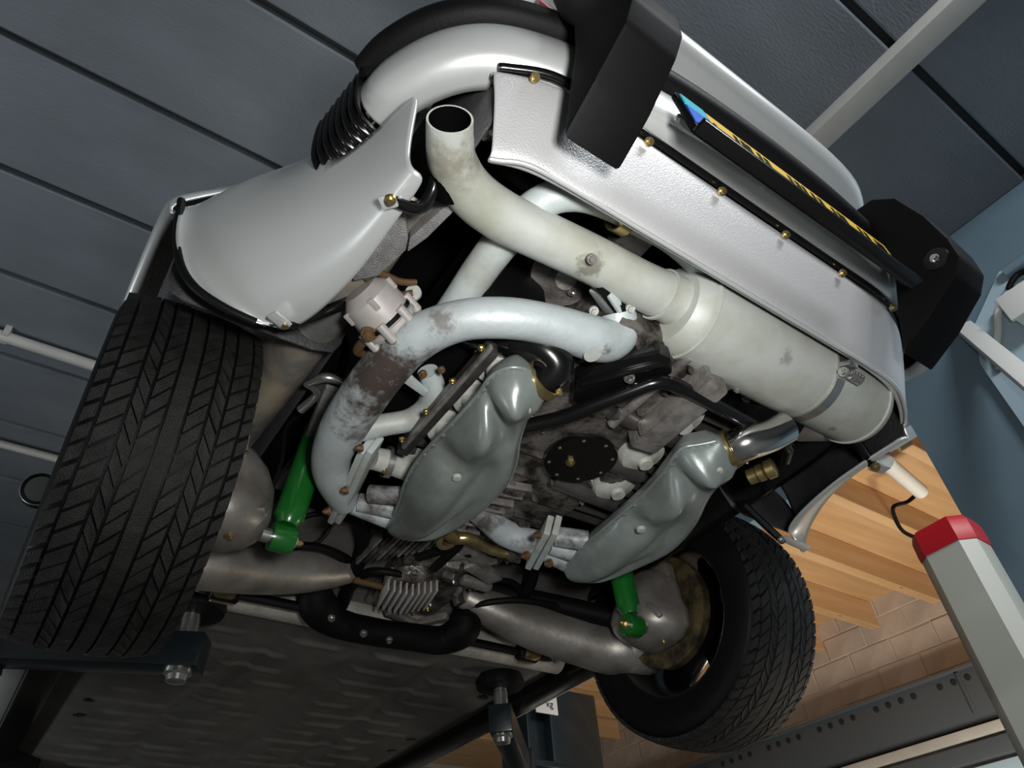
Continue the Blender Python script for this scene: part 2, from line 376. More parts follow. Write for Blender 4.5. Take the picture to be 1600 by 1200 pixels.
# far wall bands seen under the car sill
for z0, z1, mt, lb, nm in ((1.62, 1.86, 'offwhite', 'upper white band on the far wall below the car sill', 'wall_band'), (1.33, 1.60, 'beam', 'dark blue band on the far wall below the car sill', 'wall_band'), (1.10, 1.31, 'offwhite', 'lower white band on the far wall below the car sill', 'wall_band')):
    tag(box(nm, (3.6, 6.96, (z0+z1)/2-.1), (2.2, .06, z1-z0), mt, bev=.004), lb, 'wall band')
# conduits on the ceiling at left
for yy, rr, lb in ((2.25, .030, 'pale conduit under the ceiling, nearer of two, left of the tyre'), (3.235, .024, 'thin pale conduit under the ceiling, farther of two, left of the tyre')):
    c = root('ceiling_conduit', lb, 'conduit', (-2.2, yy, 2.0), 'ceiling conduits')
    loc_part(wtube('tube', [(-3.5, yy, 2.0), (.5, yy, 2.0)], rr, 'offwhite', c, 14), c)
    for x in (-3., -1.36, -.2): loc_part(box('saddle_clip', (x, yy, 2.02), (.03, rr*2.8, .07), 'offwhite', c, .004), c)
# wall fittings at right edge
jb = root('junction_box', 'white junction box with cable glands on the pale blue wall', 'junction box', U(1588, 468, x=XW-.08))
loc_part(box('housing', U(1608, 474, x=XW-.10), (.11, .15, .13), 'white', jb, .012), jb)
loc_part(box('lid', U(1609, 475, x=XW-.10)+Vector((-.062, 0, 0)), (.02, .17, .14), 'white', jb, .008), jb)
for q in ((1580, 460), (1577, 474)): loc_part(lathe('cable_gland', [(.022, -.03), (.022, .02), (.016, .025)], U(*q, x=XW-.1), (0, 1, .15), 'white', jb, 14), jb)
cw = [U(1566, 478, x=XW-.06), U(1561, 482, x=XW-.06), U(1559, 490, x=XW-.06), U(1560, 515, x=XW-.05), U(1557, 545, x=XW-.05), U(1562, 575, x=XW-.05)]
tag(wtube('white_cable', [(*p, .016) for p in cw], .016, 'white', None, 10), 'white cable looping down from the junction box', 'cable')
ck = [U(1576, 452, x=XW-.07), U(1581, 440, x=XW-.07), U(1592, 428, x=XW-.06), U(1612, 420, x=XW-.06)]
tag(wtube('black_cable', [(*p, .014) for p in ck], .014, 'rubber', None, 10), 'black cable arching above the junction box', 'cable')
tag(wtube('wall_conduit', [(*U(1570, 428, x=XW-.05), .028), (*U(1640, 378, x=XW-.05), .028)], .028, 'blue', None, 12), 'blue painted conduit on the wall above the black cable', 'conduit')
rl = root('slotted_bracket', 'white slotted steel bracket sticking out from the blue wall', 'bracket', U(1507, 511, x=XW-.03))
a, b = U(1505, 510, x=XW-.02), U(1640, 622, x=2.02)
loc_part(bar('channel', a, b, .075, .035, 'white', rl, .006), rl)
dn = Vector((0, -.3, -1)).normalized()
loc_part(bar('slot_strip', a+dn*.052+(b-a)*.06, b+dn*.052, .018, .03, 'beam', rl, .003), rl)
loc_part(bar('lower_lip', a+dn*.072+(b-a)*.05, b+dn*.072, .014, .04, 'white', rl, .003), rl)
for t in (.12, .3, .62, .74, .86): loc_part(bar('slot_web', a+dn*.056+(b-a)*t, a+dn*.056+(b-a)*(t+.03), .03, .05, 'white', rl, .003), rl)
# ------------------------------------------------------------------ lift
def column_section(z): return [U(*q, z=z) for q in ((1437, 872), (1443, 861), (1493, 835), (1521, 832), (1543, 844))]
sec = column_section(.32); ctr = sum(sec, Vector())/5
back = [ctr+(ctr-p)*.9 for p in (sec[1], sec[2], sec[3])]
cen = (sec[0]+sec[4])/2+Vector((.06, .05, 0))
poly = sec+[sec[4]+Vector((.10, .035, 0)), sec[0]+Vector((.15, -.01, 0)), sec[0]+Vector((.11, .022, 0))]
po = root('lift_post', 'white octagonal post with a red end cap beside the blue wall', 'post', (ctr.x, ctr.y, ZF))
prism_o = prism('shaft', [Vector((p.x, p.y, ZF)) for p in poly], (0, 0, .32-ZF), 'post_grey', po); loc_part(prism_o, po)
cc = sum(poly, Vector())/len(poly)
bm = bmesh.new()
rings = []
for z, s in ((.300, 1.03), (.318, 1.045), (.370, 1.03), (.392, .96), (.40, .8)):
    rings.append([bm.verts.new((cc.x+(p.x-cc.x)*s, cc.y+(p.y-cc.y)*s, z)) for p in poly])
for i in range(4):
    for j in range(8): bm.faces.new((rings[i][j], rings[i][(j+1) % 8], rings[i+1][(j+1) % 8], rings[i+1][j]))
bm.faces.new(rings[-1]); bm.faces.new(list(reversed(rings[0])))
loc_part(link('end_cap', from_bm(bm), 'red', po, auto=30, label='red plastic end cap'), po)
def lift_side(s, lab, cx, cy, zt):
    r = root('lift_column', lab, 'car lift', (cx, cy, ZF))
    def L(o): return loc_part(o, r)
    L(box('column', (cx, cy+.12, (ZF+zt)/2), (.30, .24, zt-ZF), 'lift', r, .012)); L(box('column_channel', (cx-s*.20, cy+.16, (ZF+zt)/2-.03), (.10, .22, zt-ZF-.06), 'lift', r, .006))
    L(box('carriage', (cx-s*.26, cy+.02, -.28), (.20, .24, .62), 'lift', r, .008)); L(box('carriage_rim', (cx-s*.26, cy-.11, .02), (.22, .03, .025), 'lift', r, .004))
    L(box('carriage_plate', (cx-s*.37, cy-.02, -.22), (.04, .22, .40), 'lift', r, .006))
    hub = Vector((cx-s*.33, cy-.05, -.15)); pad = U(303, 948, z=.0) if s < 0 else U(781, 1066, z=.0)
    mid = hub.lerp(pad, .45)
    L(bar('outer_arm', hub+Vector((0, 0, -.01)), mid, .10, .105, 'lift', r, .006))
    L(bar('inner_arm', mid.lerp(hub, .1)+Vector((0, 0, .008)), pad+Vector((0, 0, -.125))+(pad-hub).normalized()*.05, .07, .078, 'lift', r, .005))
    pd = lathe('pad', [(.052, -.022), (.072, -.018), (.076, .0), (.070, .018), (.045, .02)], pad, (0, 0, 1), 'rubber', r, 28, label='black rubber lifting pad'); L(pd)
    sc_ = lathe('pad_screw', [(.017, .05), (.02, .046), (.02, 0), (.022, -.002), (.022, -.1), (.03, -.105), (.03, -.130), (.024, -.134), (.022, -.146), (.012, -.15)], pad+Vector((0, 0, -.03)), (0, 0, 1), 'steel', r, 20); L(sc_)
    return r
lr = lift_side(1, 'dark teal lift column and arm under the right of the car, with white sticker', 1.55, 1.52, .40)
ll = lift_side(-1, 'dark teal lift arm reaching in under the big left tyre', -1.45, .92, .30)
# load sticker
st = box('load_sticker', (1.228, .972, .01), (.006, .13, .085), 'label', lr, .001); st.location = -lr.location
cu = bpy.data.curves.new('t', 'FONT'); cu.body = 'kg'; cu.size = .045; cu.extrude = .0006
to = bpy.data.objects.new('t', cu); COL.objects.link(to); dg = bpy.context.evaluated_depsgraph_get()
tm = bpy.data.meshes.new_from_object(to.evaluated_get(dg)); bpy.data.objects.remove(to)

for t in (.16, .42, .60, .78): loc_part(bar('slot', a+dn*.012-FWD*.030+(b-a)*t, a+dn*.012-FWD*.030+(b-a)*(t+.10), .010, .02, 'beam', rl, .002), rl)
tm.transform(Matrix.Rotation(math.pi/2, 4, 'X'))
ctxt = U(856, 1101, y=1.516)
tm.transform(Matrix.Translation(ctxt+Vector((-.012, -.004, -.012)))); tm.materials.append(M['black'])
txt = link('sticker_text', tm, None, lr); txt.location = -lr.location
st.data.transform(Matrix.Translation(-Vector((1.228, .972, .01)))); st.data.transform(Matrix.Rotation(math.pi/2, 4, 'Z')); st.data.transform(Matrix.Translation(ctxt+Vector((-.01, 0, 0))))
# ================================================================== THE CAR
car = root('sports_car', 'silver sports car raised on a lift, seen from below its tail', 'car')
V = Vector
# ---------------------------------------------------------------- body sides, bumper, valance
def sec_rows():
    # per column: y, then (x,z) from the lower edge up; x grows outward (left side negative)
    cols = [
     (-.405, [(-.655, .034), (-.700, .042), (-.752, .066), (-.788, .115), (-.806, .20), (-.806, .265), (-.77, .35), (-.67, .52)], (-.02, .0, .03, .045, .05, .045, .08, .18)),
     (-.425, [(-.640, .035), (-.690, .046), (-.742, .075), (-.776, .125), (-.796, .205), (-.806, .285), (-.765, .37), (-.65, .53)], (0, 0, .02, .03, .03, .03, .05, .12)),
     (-.470, [(-.618, .037), (-.666, .052), (-.708, .085), (-.737, .135), (-.757, .21), (-.766, .295), (-.70, .385), (-.61, .55)], None),
     (-.530, [(-.602, .041), (-.642, .060), (-.674, .094), (-.695, .14), (-.710, .208), (-.705, .28), (-.65, .38), (-.58, .55)], None),
     (-.590, [(-.593, .045), (-.624, .067), (-.648, .102), (-.664, .145), (-.676, .205), (-.674, .28), (-.63, .38), (-.565, .55)], None),
     (-.625, [(-.590, .047), (-.614, .071), (-.634, .106), (-.648, .148), (-.660, .203), (-.662, .28), (-.62, .38), (-.56, .55)], None),
     (-.690, [(-.587, .049), (-.604, .075), (-.617, .110), (-.626, .15), (-.632, .20)], None),
     (-.750, [(-.586, .050), (-.597, .078), (-.604, .112), (-.609, .152), (-.612, .20)], (0, -.005, -.008, -.012, -.015)),
     (-.785, [(-.586, .050), (-.593, .080), (-.596, .114), (-.598, .154), (-.599, .205)], (.008, .012, .0, -.012, -.028)),
    ]
    g = []
    for y, s, dy in cols:
        s = s+[s[-1]]*(8-len(s))
        g.append([V((x, y+(dy[i] if dy and i < len(dy) else 0), z)) for i, (x, z) in enumerate(s)])
    return g
def override(g, pts):
    for k, p in enumerate(pts): g[0][k] = V(p)
    return g
g = override(sec_rows(), [U(398, 500, z=.034), U(352, 479, z=.042), U(303, 446, z=.066), U(279, 408, z=.115), U(274, 362, z=.20), U(281, 308, z=.28)])
gm = override(sec_rows(), [(-.655, -.41, .028), (-.725, -.375, .028), (-.785, -.35, .045), (-.81, -.345, .10), (-.82, -.345, .20), (-.812, -.345, .265)])
for c in g: c.insert(0, c[0]+V((.022, 0, .004)))          # inward return flange
grid = [[g[c][r] for c in range(len(g))] for r in range(9)]
fen = sheet('rear_quarter_panel', grid, 'paint', car, 2, .005, skip=lambda i, j: i >= 5 and j >= 5, mt2='under', label='silver flared rear quarter panel with rolled wheel arch', off=-1)
# seam of black rubber along the wheel arch
arch = [c for c in [g[0][k] for k in range(1, 7)]]
wtube('arch_seal', [(*(p+V((.004, .006, .002))), .007) for p in arch], .007, 'rubber', fen, 8, label='black arch edge seal')
# lower tabs with bolts
def tab(px, py, px2, py2, z, wpx):
    a, b = U(px, py, z=z), U(px2, py2, z=z)
    return bar('mounting_tab', a, b+(b-a).normalized()*.008, mpx(a, wpx), .006, 'paint_tex', fen, .003, up=(0, 0, 1))
tab(424, 490, 444, 506, .026, 20); pbolt(446, 507, 'z', .026, 8.5, (0, 0, -1), 'gold', fen, kind='sock')
tab(594, 318, 611, 314, .043, 24); pbolt(610, 313, 'z', .036, 9.5, (0, 0, -1), 'gold', fen, kind='sock')
for c in gm: c.insert(0, c[0]+V((.022, 0, .004)))
fen_r = sheet('rear_quarter_panel', [[V((-gm[c][r].x, gm[c][r].y, gm[c][r].z)) for c in range(len(gm))] for r in range(9)], 'paint', car, 2, .005, skip=lambda i, j: i >= 5 and j >= 5, mt2='under', label='silver right rear quarter panel seen from its dark inside', flip=True)
bar('mounting_tab', U(1222, 840, z=.03), U(1262, 858, z=.03), .022, .005, 'paint_tex', fen_r, .002, up=(0, 0, 1)); pbolt(1220, 843, 'z', .024, 6, (0, 0, -1), 'steel', fen_r, kind='sock')
bar('mounting_tab', U(1362, 728, z=.04), U(1385, 735, z=.04), .026, .005, 'paint_tex', fen_r, .002, up=(0, 0, 1)); pbolt(1368, 730, 'z', .034, 8, (0, 0, -1), 'gold', fen_r, kind='sock')
# outer wheel-arch lip above the tyre (continues forward) and door sill side
def body_side():
    cols = []
    for y, zl, xs in ((-.372, .27, -.834), (-.33, .35, -.845), (-.2, .425, -.852), (0, .45, -.858), (.2, .42, -.856), (.33, .30, -.845), (.36, .15, -.83), (.37, .06, -.80), (1.0, .06, -.80), (1.9, .06, -.80)):
        cols.append([V((xs+.02, y, zl)), V((xs, y, zl-.003)), V((xs+.002, y, zl+.02)), V((xs+.03, y, zl+.06)), V((xs+.12, y, zl+.17))])
    return [[cols[c][r] for c in range(len(cols))] for r in range(5)]
bs = sheet('body_side', body_side(), 'paint', car, 1, .004, mt2='under', label='silver body side above the left tyre', off=1, flip=True)
mirror(bs, car, 'silver body side above the right tyre')
# wheel housing (inner arch) - dark
def housing():
    rows = []
    for x in (-.80, -.74, -.60, -.50):
        rows.append([V((x, .365*math.cos(a), .10+.365*math.sin(a))) for a in [math.radians(t) for t in range(-14, 196, 14)]])
    return rows
wh = sheet('wheel_housing', housing(), 'under', car, 1, .004, label='black wheel housing above the left tyre'); mirror(wh, car, 'black wheel housing above the right tyre')
# bumper
plan = [(-.652, -.722), (-.640, -.775), (-.603, -.843), (-.552, -.895), (-.485, -.930), (-.38, -.957), (-.2, -.978), (0, -.985)]
plan = plan+[(.2, -.982), (.38, -.970), (.50, -.957), (.61, -.940), (.685, -.897), (.708, -.835), (.694, -.77), (.668, -.724)]
pc = catmull(plan, 5)
def sweep(prof, pts, closed=False):
    P = [V((x, y, 0)) for x, y in pts]; rows = []
    for i, p in enumerate(P):
        t = (P[min(i+1, len(P)-1)]-P[max(i-1, 0)]).normalized(); n = V((t.y, -t.x, 0))
        if n.dot(V((p.x, p.y+.3, 0))) < 0: n = -n
        rows.append([p+n*o+V((0, 0, z)) for o, z in prof])
    return rows
BF = True
def sub_plan(i0, i1): return pc[i0:i1]
bp = sheet('rear_bumper', sweep([(-.065, .243), (-.040, .238), (-.014, .243), (.000, .265), (.004, .30), (-.003, .335), (-.012, .348), (-.04, .352)], pc), 'paint', car, 1, .004, mt2='under', label='silver rear bumper bar', flip=BF)
sheet('rubber_strip', sweep([(-.03, .349), (-.004, .351), (.014, .357), (.018, .372), (.014, .388), (-.004, .394), (-.04, .396)], pc), 'rubber', bp, 1, .004, label='black rubber bumper strip')
sheet('bumper_seal', sweep([(-.02, .394), (-.012, .402), (-.03, .43), (-.05, .45)], pc), 'satin', bp, 1, .003)
# bellows between bumper and body: ribbed accordion both sides
def bellows(s):
    rows = []
    a, b = V((-.650, -.728, 0)), V((-.668, -.608, 0)); n = V((-1, -.22, 0)).normalized()
    N = 42
    for i in range(N+1):
        t = i/N; w = .006*max(-1, min(1, 1.6*math.cos(t*2*math.pi*7)))
        p = a.lerp(b, t)
        rows.append([p+n*(o+w)+V((0, 0, z)) for o, z in ((-.06, .205), (-.01, .207), (.006, .228), (.010, .27), (.009, .33), (.004, .385), (-.05, .39))])
    return [[V((s*-p.x, p.y, p.z)) for p in r] for r in rows]
for s, lb in ((1, 'black ribbed bumper bellows'), (-1, 'black ribbed bumper bellows at the far corner')):
    sheet('bumper_bellows', [[V((-p.x*s*-1, p.y, p.z)) for p in r] for r in bellows(-1)] if s == 1 else bellows(1), 'black', car, 1, .004, label=lb)
# valance below the bumper between the corners
vx = [-.512, -.50, -.44, -.36, -.2, 0, .2, .36, .46, .54, .585, .595]
def vy(x, top):
    e = max(0, (abs(x)-.40)/.2)
    return (-.928+.11*e**1.8 if top else -.852+.075*e**1.9)
rows = []
for x in vx:
    t = V((x, vy(x, 1), .222)); b = V((x, vy(x, 0), .098))
    if x < -.49: b += V((.02, 0, 0)); t += V((-.006, 0, 0))
    rows.append([t+V((0, .018, .006)), t+V((0, .002, .004)), t+V((0, .006, -.010)), t.lerp(b, .35)+V((0, -.004, 0)), t.lerp(b, .7)+V((0, -.003, 0)), b.lerp(t, .09)+V((0, -.004, 0)), b, b+V((0, .012, .003))])
val = sheet('rear_valance', rows, 'paint_tex', car, 2, .004, mt2='under', label='silver rear valance with a row of small bolts')
wtube('gap_shade', [(x, vy(x, 1)-.001, .231, .0075) for x in vx], .006, 'black', val, 8, label='black line standing for the shaded gap between bumper and valance')  # black tube draws the shadow line in the gap under the bumper
wtube('edge_bead', [(x+(.02 if x < -.49 else 0), vy(x, 0)+.002, .096, .004) for x in vx], .004, 'paint', val, 8)
for q in ((836, 140), (1012, 222), (1128, 297), (1229, 365), (1315, 431), (1386, 491)):
    d = ray(*q); best = None
    for k in range(200):
        x = -.5+k*.0055; p = V((x, vy(x, 1)-.002, .210)); e = (p-CAM).normalized().dot(d)
        if best is None or e > best[0]: best = (e, p)
    bolt(best[1], (0, -.62, -.78), .0078, 'gold', val, kind='sock')
# valance stays / black brackets
ptube('valance_bracket', [(617, 315, 'z', .05, 10), (655, 325, 'z', .06, 11), (675, 300, 'z', .08, 10), (680, 275, 'z', .09, 8)], 'black', car, 10, label='black curved valance bracket')
ptube('valance_stay', [(452, 507, 'z', .04, 9), (500, 490, 'z', .07, 9), (548, 470, 'z', .11, 9)], 'black', car, 10, label='black rod stay behind the left arch')
# bumper guards
def guard(x0, x1, lb):
    pr = [(-.918, .064), (-.990, .098), (-1.058, .140), (-1.081, .172), (-1.084, .22), (-1.076, .30), (-1.055, .385), (-1.02, .425), (-.96, .43), (-.965, .35), (-.985, .28), (-.972, .21), (-.945, .145)]
    o = prism('bumper_guard', [V((x0, y, z)) for y, z in pr], (x1-x0, 0, 0), 'satin', car, .007, label=lb)
    bm = bmesh.new(); bm.from_mesh(o.data)
    for v in bm.verts:
        if v.co.z > .13: 
            f = min(1, (v.co.z-.13)/.25); c = (x0+x1)/2; v.co.x = c+(v.co.x-c)*(1.+.10*f)
        if v.co.y < -1.0: c = (x0+x1)/2; v.co.x = c+(v.co.x-c)*.93
    bm.to_mesh(o.data); bm.free(); return o
guard(-.440, -.343, 'black rubber bumper guard, the near one at top centre')
gr = guard(.343, .440, 'black rubber bumper guard at the far corner')
p = U(1462, 405, x=.343); lathe('guard_recess', [(.022, .002), (.024, -.003), (.016, -.006), (.015, .001), (.0, .0015)], p, (-1, 0, 0), 'black', gr, 20); bolt(p+V((-.003, 0, 0)), (-1, 0, 0), .009, 'chrome', gr, kind='sock')
# number plate and lamps
pl = prism('number_plate', [V((-.272, -1.008, .226)), V((.268, -1.008, .226)), V((.268, -1.012, .118)), V((-.268, -1.012, .118))], (0, .012, .0), 'black', car, .0015, label='yellow number plate in a black frame')
bar('plate_lip', (-.270, -1.016, .114), (.268, -1.016, .114), .022, .010, 'black', pl, .002)
n = V((0, -1, .04)).normalized()
def pq(x, t): return V((x, -1.008-.004*t, .226-.108*t))+n*.0005
def pstrip(nm, x0, x1, t0, t1, mt, h=.0012, sh=0): return prism(nm, [pq(x0, t0), pq(x1, t0), pq(x1-sh, t1), pq(x0-sh, t1)], n*h, mt, pl)
pstrip('plate_face', -.252, .252, .10, .86, 'yellow')
pstrip('plate_band', -.268, -.218, .10, .86, 'plate_blue', .0016); pstrip('band_top', -.270, -.222, .10, .38, 'cyan', .0022)
for x0, wd, bars in ((-.16, .04, 2), (-.105, .04, 1), (-.03, .045, 2), (.03, .045, 1), (.085, .04, 2), (.16, .045, 1), (.21, .03, 2)):
    for k in range(bars): pstrip('plate_stroke', x0+k*(wd-.009), x0+k*(wd-.009)+.009, .2, .8, 'black', .002)
    pstrip('plate_stroke', x0+wd*.4, x0+wd*.4+.012, .2, .55, 'black', .002)
for x0, x1 in ((-.262, -.075), (-.02, .16), (.18, .245)):
    bar('plate_trim', (x0, -.988, .190), (x1, -.988, .190), .012, .014, 'steel', pl, .004, label='bright trim strip between plate and bumper')
bolt(V((-.235, -1.018, .14)), n, .006, 'chrome', pl, kind='sock')
# engine lid with lip spoiler, tail light band, upper body
sp = []
for x in (-.66, -.64, -.56, -.4, -.2, 0, .2, .4, .56, .64, .66):
    e = max(0, (abs(x)-.5)/.16); yo = .075*e*e; k = 1-.75*e*e
    sp.append([V((x, -.84+yo*.2, .70)), V((x, -.885+yo, .695)), V((x, -.945+yo, .69)), V((x, -.985+yo, .705)), V((x, -.995+yo, .735)), V((x, -.975+yo, .76)), V((x, -.90+yo, .765)), V((x, -.78, .79))])
eld = sheet('engine_lid_spoiler', sp, 'paint', car, 2, .004, label='silver rear spoiler lip above the number plate')
tl = []
for x in (-.59, -.57, -.5, -.35, 0, .35, .5, .57, .59):
    e = (abs(x)/.59)**3
    tl.append([V((x, -.955+.22*e, .43)), V((x, -.962+.22*e, .45)), V((x, -.965+.22*e, .50)), V((x, -.95+.22*e, .545)), V((x, -.93+.2*e, .56))])
tb = sheet('tail_light_band', tl, 'satin', car, 1, .003, label='dark tail light band above the bumper')
for x0, x1, mt in ((-.56, -.47, 'red_lens'), (-.45, -.38, 'red_lens'), (.38, .56, 'red_lens')):
    box('light_lens', ((x0+x1)/2, -.925 if x0 > -.46 or x0 > 0 else -.905, .465), (x1-x0, .03, .05), mt, tb, .006)
p = U(1485, 590, x=.66)
box('side_light', (.60, -.80, .47), (.05, .16, .13), 'glass', tb, .02, label='clear ribbed corner lamp')
for k in range(5): box('lens_rib', (.627, -.79+.028*k, .47), (.006, .006, .11), 'glass', tb, .002)
bsl = [[V((x, y, z)) for x in (-.56, -.4, 0, .4, .56)] for y, z in ((-.93, .56), (-.9, .63), (-.82, .70), (-.5, .80), (0, .93), (.5, 1.03), (1.1, 1.05), (1.6, .85), (2.0, .72), (2.9, .60), (3.2, .35))]
for r in bsl:
    for v in r:
        e = abs(v.x)/.56; v.z -= .16*e*e; v.y += .12*e*e if v.y < -.7 else 0
sheet('upper_body', bsl, 'paint', car, 1, .01, label='silver roof and engine lid')
for s in (): sheet('rear_haunch', [[V((s*x, y, z)) for x, z in ((.72, .64), (.80, .60), (.82, .55))] for y in (-.62, -.3, 0, .6, 1.9)], 'paint', car, 1, .004)
# side mirror
mc = U(64, 768, y=1.35)
mi = root('x', 'x', 'x'); bpy.data.objects.remove(mi)
mr = lathe('door_mirror', [(.0, -.035), (.04, -.033), (.058, -.015), (.062, .01), (.058, .03), (.050, .034), (.046, .026), (0, .026)], mc, (-.2, -1, -.25), 'satin', car, 28, label='black door mirror with bright glass')
lathe('mirror_rim', [(.0575, .028), (.060, .03), (.0575, .033), (.055, .03)], mc, (-.2, -1, -.25), 'steel', mr, 28, closed=True)
lathe('mirror_glass', [(.0, .028), (.045, .028), (.045, .024)], mc, (-.2, -1, -.25), 'chrome', mr, 28)
bar('mirror_foot', mc, mc+V((.14, .03, -.03)), .03, .04, 'satin', mr, .006)
# ---------------------------------------------------------------- wheels
TW, TR, TX = .230, .315, .724
def tyre_carcass():
    h = TW/2
    prof = [(.198, -h*.86), (.212, -h*.98), (.235, -h*1.04), (.262, -h*1.06), (.285, -h*1.02), (.293, -h*.96), (.298, -h*.84), (.303, -h*.5), (.304, 0), (.303, h*.5), (.298, h*.84), (.293, h*.96), (.285, h*1.02), (.262, h*1.06), (.235, h*1.04), (.212, h*.98), (.198, h*.86), (.196, h*.6), (.196, -h*.6)]
    me = lathe_me(prof, 72, True); me.transform(Matrix.Rotation(math.pi/2, 4, 'Y')); return me
def tread():
    h = TW/2; bm = bmesh.new(); N = 62
    def rad(u): return .3150-.013*abs(u/h)**2.6
    rows = [(-1.0, -.86, -.25, 2, .26), (-.82, -.60, -.45, 1, .18), (-.56, -.40, .50, 1, .15), (-.36, -.15, -.50, 1, .17), (-.11, .09, 0, 0, 0), (.13, .33, -.50, 1, .17), (.37, .52, .50, 1, .15), (.56, .81, -.45, 1, .18), (.85, 1.0, -.25, 2, .26)]
    for u0, u1, sl, kind, gap in rows:
        st = 2*math.pi/N
        if kind == 0:
            for i in range(72):
                a0, a1 = 2*math.pi*i/72, 2*math.pi*(i+1)/72
                q = [(u0, a0), (u1, a0), (u1, a1), (u0, a1)]
                vs = [bm.verts.new((u*h, .3135*math.cos(a), .3135*math.sin(a))) for u, a in q]; bm.faces.new(vs)
                for e in ((0, 3), (1, 2)):
                    lo = [bm.verts.new((q[k][0]*h, .306*math.cos(q[k][1]), .306*math.sin(q[k][1]))) for k in e]; bm.faces.new((vs[e[0]], vs[e[1]], lo[1], lo[0]))
            continue
        for i in range(N):
            a = st*(i+random.uniform(-.04, .04)+.37*u0*7)
            s0 = -sl*st*.9; s1 = sl*st*.9; g = st*(1-gap)
            q = [(u0, a+s0), (u1, a+s1), (u1, a+s1+g), (u0, a+s0+g)]
            hi = [bm.verts.new((u*h, rad(u*h)*math.cos(b), rad(u*h)*math.sin(b))) for u, b in q]
            lo = [bm.verts.new((u*h, .294*math.cos(b), .294*math.sin(b))) for u, b in q]
            bm.faces.new(hi)
            for k in range(4): bm.faces.new((hi[k], lo[k], lo[(k+1) % 4], hi[(k+1) % 4]))
    return from_bm(bm)
tc_me = tyre_carcass(); tr_me = tread()
tc_me.materials.append(M['rubber']); tr_me.materials.append(M['tyre'])
for p in tc_me.polygons: p.use_smooth = True
def rim_me():
    h = TW/2
    prof = [(.206, -h*.90), (.198, -h*.88), (.186, -h*.70), (.178, -h*.3), (.176, h*.4), (.18, h*.72), (.198, h*.86), (.206, h*.92), (.199, h*.93), (.190, h*.86), (.184, h*.7), (.184, -h*.3), (.192, -h*.7), (.199, -h*.84)]
    bm = bmesh.new(); me = lathe_me(prof, 56, True); bm.from_mesh(me)
    for k in range(5):
        a = 2*math.pi*k/5
        mx = Matrix.Rotation(a, 4, 'Z') @ Matrix.Translation((.118, 0, h*.62))
        box_bm((.14, .092, .03), .01, 2, mx, bm)
    m2 = lathe_me([(0, h*.5), (.07, h*.5), (.075, h*.56), (.07, h*.82), (.03, h*.9), (0, h*.9)], 24); bm.from_mesh(m2)
    bmesh.ops.transform(bm, matrix=Matrix.Rotation(math.pi/2, 4, 'Y'), verts=bm.verts)
    return from_bm(bm)
rme = rim_me(); rme.materials.append(M['black'])
for p in rme.polygons: p.use_smooth = True
rme.set_sharp_from_angle(angle=math.radians(40))
def wheel(x, y, flip, lb, treads=True):
    r = bpy.data.objects.new('wheel_rim', rme); COL.objects.link(r); r.parent = car
    r.location = (x, y, 0); r.rotation_euler = (random.uniform(0, 6), 0, math.pi if flip else 0); r['label'] = lb
    for nm, me in (('tyre', tc_me), ('tread_blocks', tr_me)):
        if nm == 'tread_blocks' and not treads: continue
        o = bpy.data.objects.new(nm, me); COL.objects.link(o); o.parent = r
        if nm == 'tread_blocks': o['kind'] = 'stuff'
    return r
wl = wheel(-TX, 0, True, 'black left rear wheel with herringbone tread tyre'); wl.rotation_euler = (.3, math.radians(1.6), math.pi)
wr_ = wheel(TX-.017, 0, False, 'black right rear wheel seen from its inner side'); wr_.rotation_euler.x = 1.02; wr_.location.z = -.012
lathe('rim_highlight', [(.2045, -.002), (.207, 0), (.2045, .002)], (TX-.017-TW/2*.9, 0, -.012), (1, 0, 0), 'steel', car, 60, closed=True)  # thin bright ring added as the highlight along the black rim's inner edge
wheel(-.69, 2.27, True, 'left front wheel', False); wheel(.69, 2.27, False, 'right front wheel', False)
# brake shields, hubs, arms, shocks (right built, left mirrored)
bsr = lathe('brake_disc', [(.0, -.012), (.145, -.012), (.147, 0), (.145, .012), (.09, .014), (.085, .05), (0, .05)], (.612, 0, 0), (1, 0, 0), 'rust', car, 40, label='golden brown brake disc and shield')
mirror(bsr, car)
arm_q = [(728, 932, 'z', .08, 20), (760, 948, 'z', .06, 26), (800, 966, 'z', .038, 31), (850, 985, 'z', .015, 34), (905, 1001, 'z', -.008, 36), (955, 1012, 'z', -.025, 39), (1000, 1010, 'z', -.032, 42), (1030, 995, 'z', -.03, 40)]
ar = ptube('trailing_arm', arm_q, 'arm', car, 20, flat=1.05, rnd=1, label='cast aluminium banana trailing arm to the right wheel')
hub = [V((.592, .0, .0)), V((.545, -.005, -.005)), V((.50, -.01, -.015)), V((.47, .0, -.02))]
def hubcast():
    bm = bmesh.new()
    rings = []
    for x, r, cz, sq in ((.60, .105, -.0, 1), (.575, .11, -.002, 1), (.54, .102, -.006, 1.), (.505, .082, -.012, 1), (.482, .055, -.018, 1), (.474, .03, -.02, 1)):
        rg = []
        for j in range(20):
            a = 2*math.pi*j/20; rr = r*(1+.10*math.cos(3*a+.6)+.05*math.cos(5*a))
            rg.append(bm.verts.new((x, .012+rr*math.cos(a)*1.02, cz+rr*math.sin(a))))
        rings.append(rg)
    for i in range(len(rings)-1):
        for j in range(20): bm.faces.new((rings[i][j], rings[i][(j+1) % 20], rings[i+1][(j+1) % 20], rings[i+1][j]))
    bm.faces.new(rings[-1]); bm.faces.new(list(reversed(rings[0])))
    return from_bm(bm)
hc = link('hub_carrier', hubcast(), 'arm', ar, smooth=True)
box('hub_rib', (.535, -.04, -.04), (.09, .016, .05), 'arm', ar, .005, d=(.3, -.5, -.9)); box('hub_boss', (.56, .045, .055), (.05, .04, .05), 'arm', ar, .01)
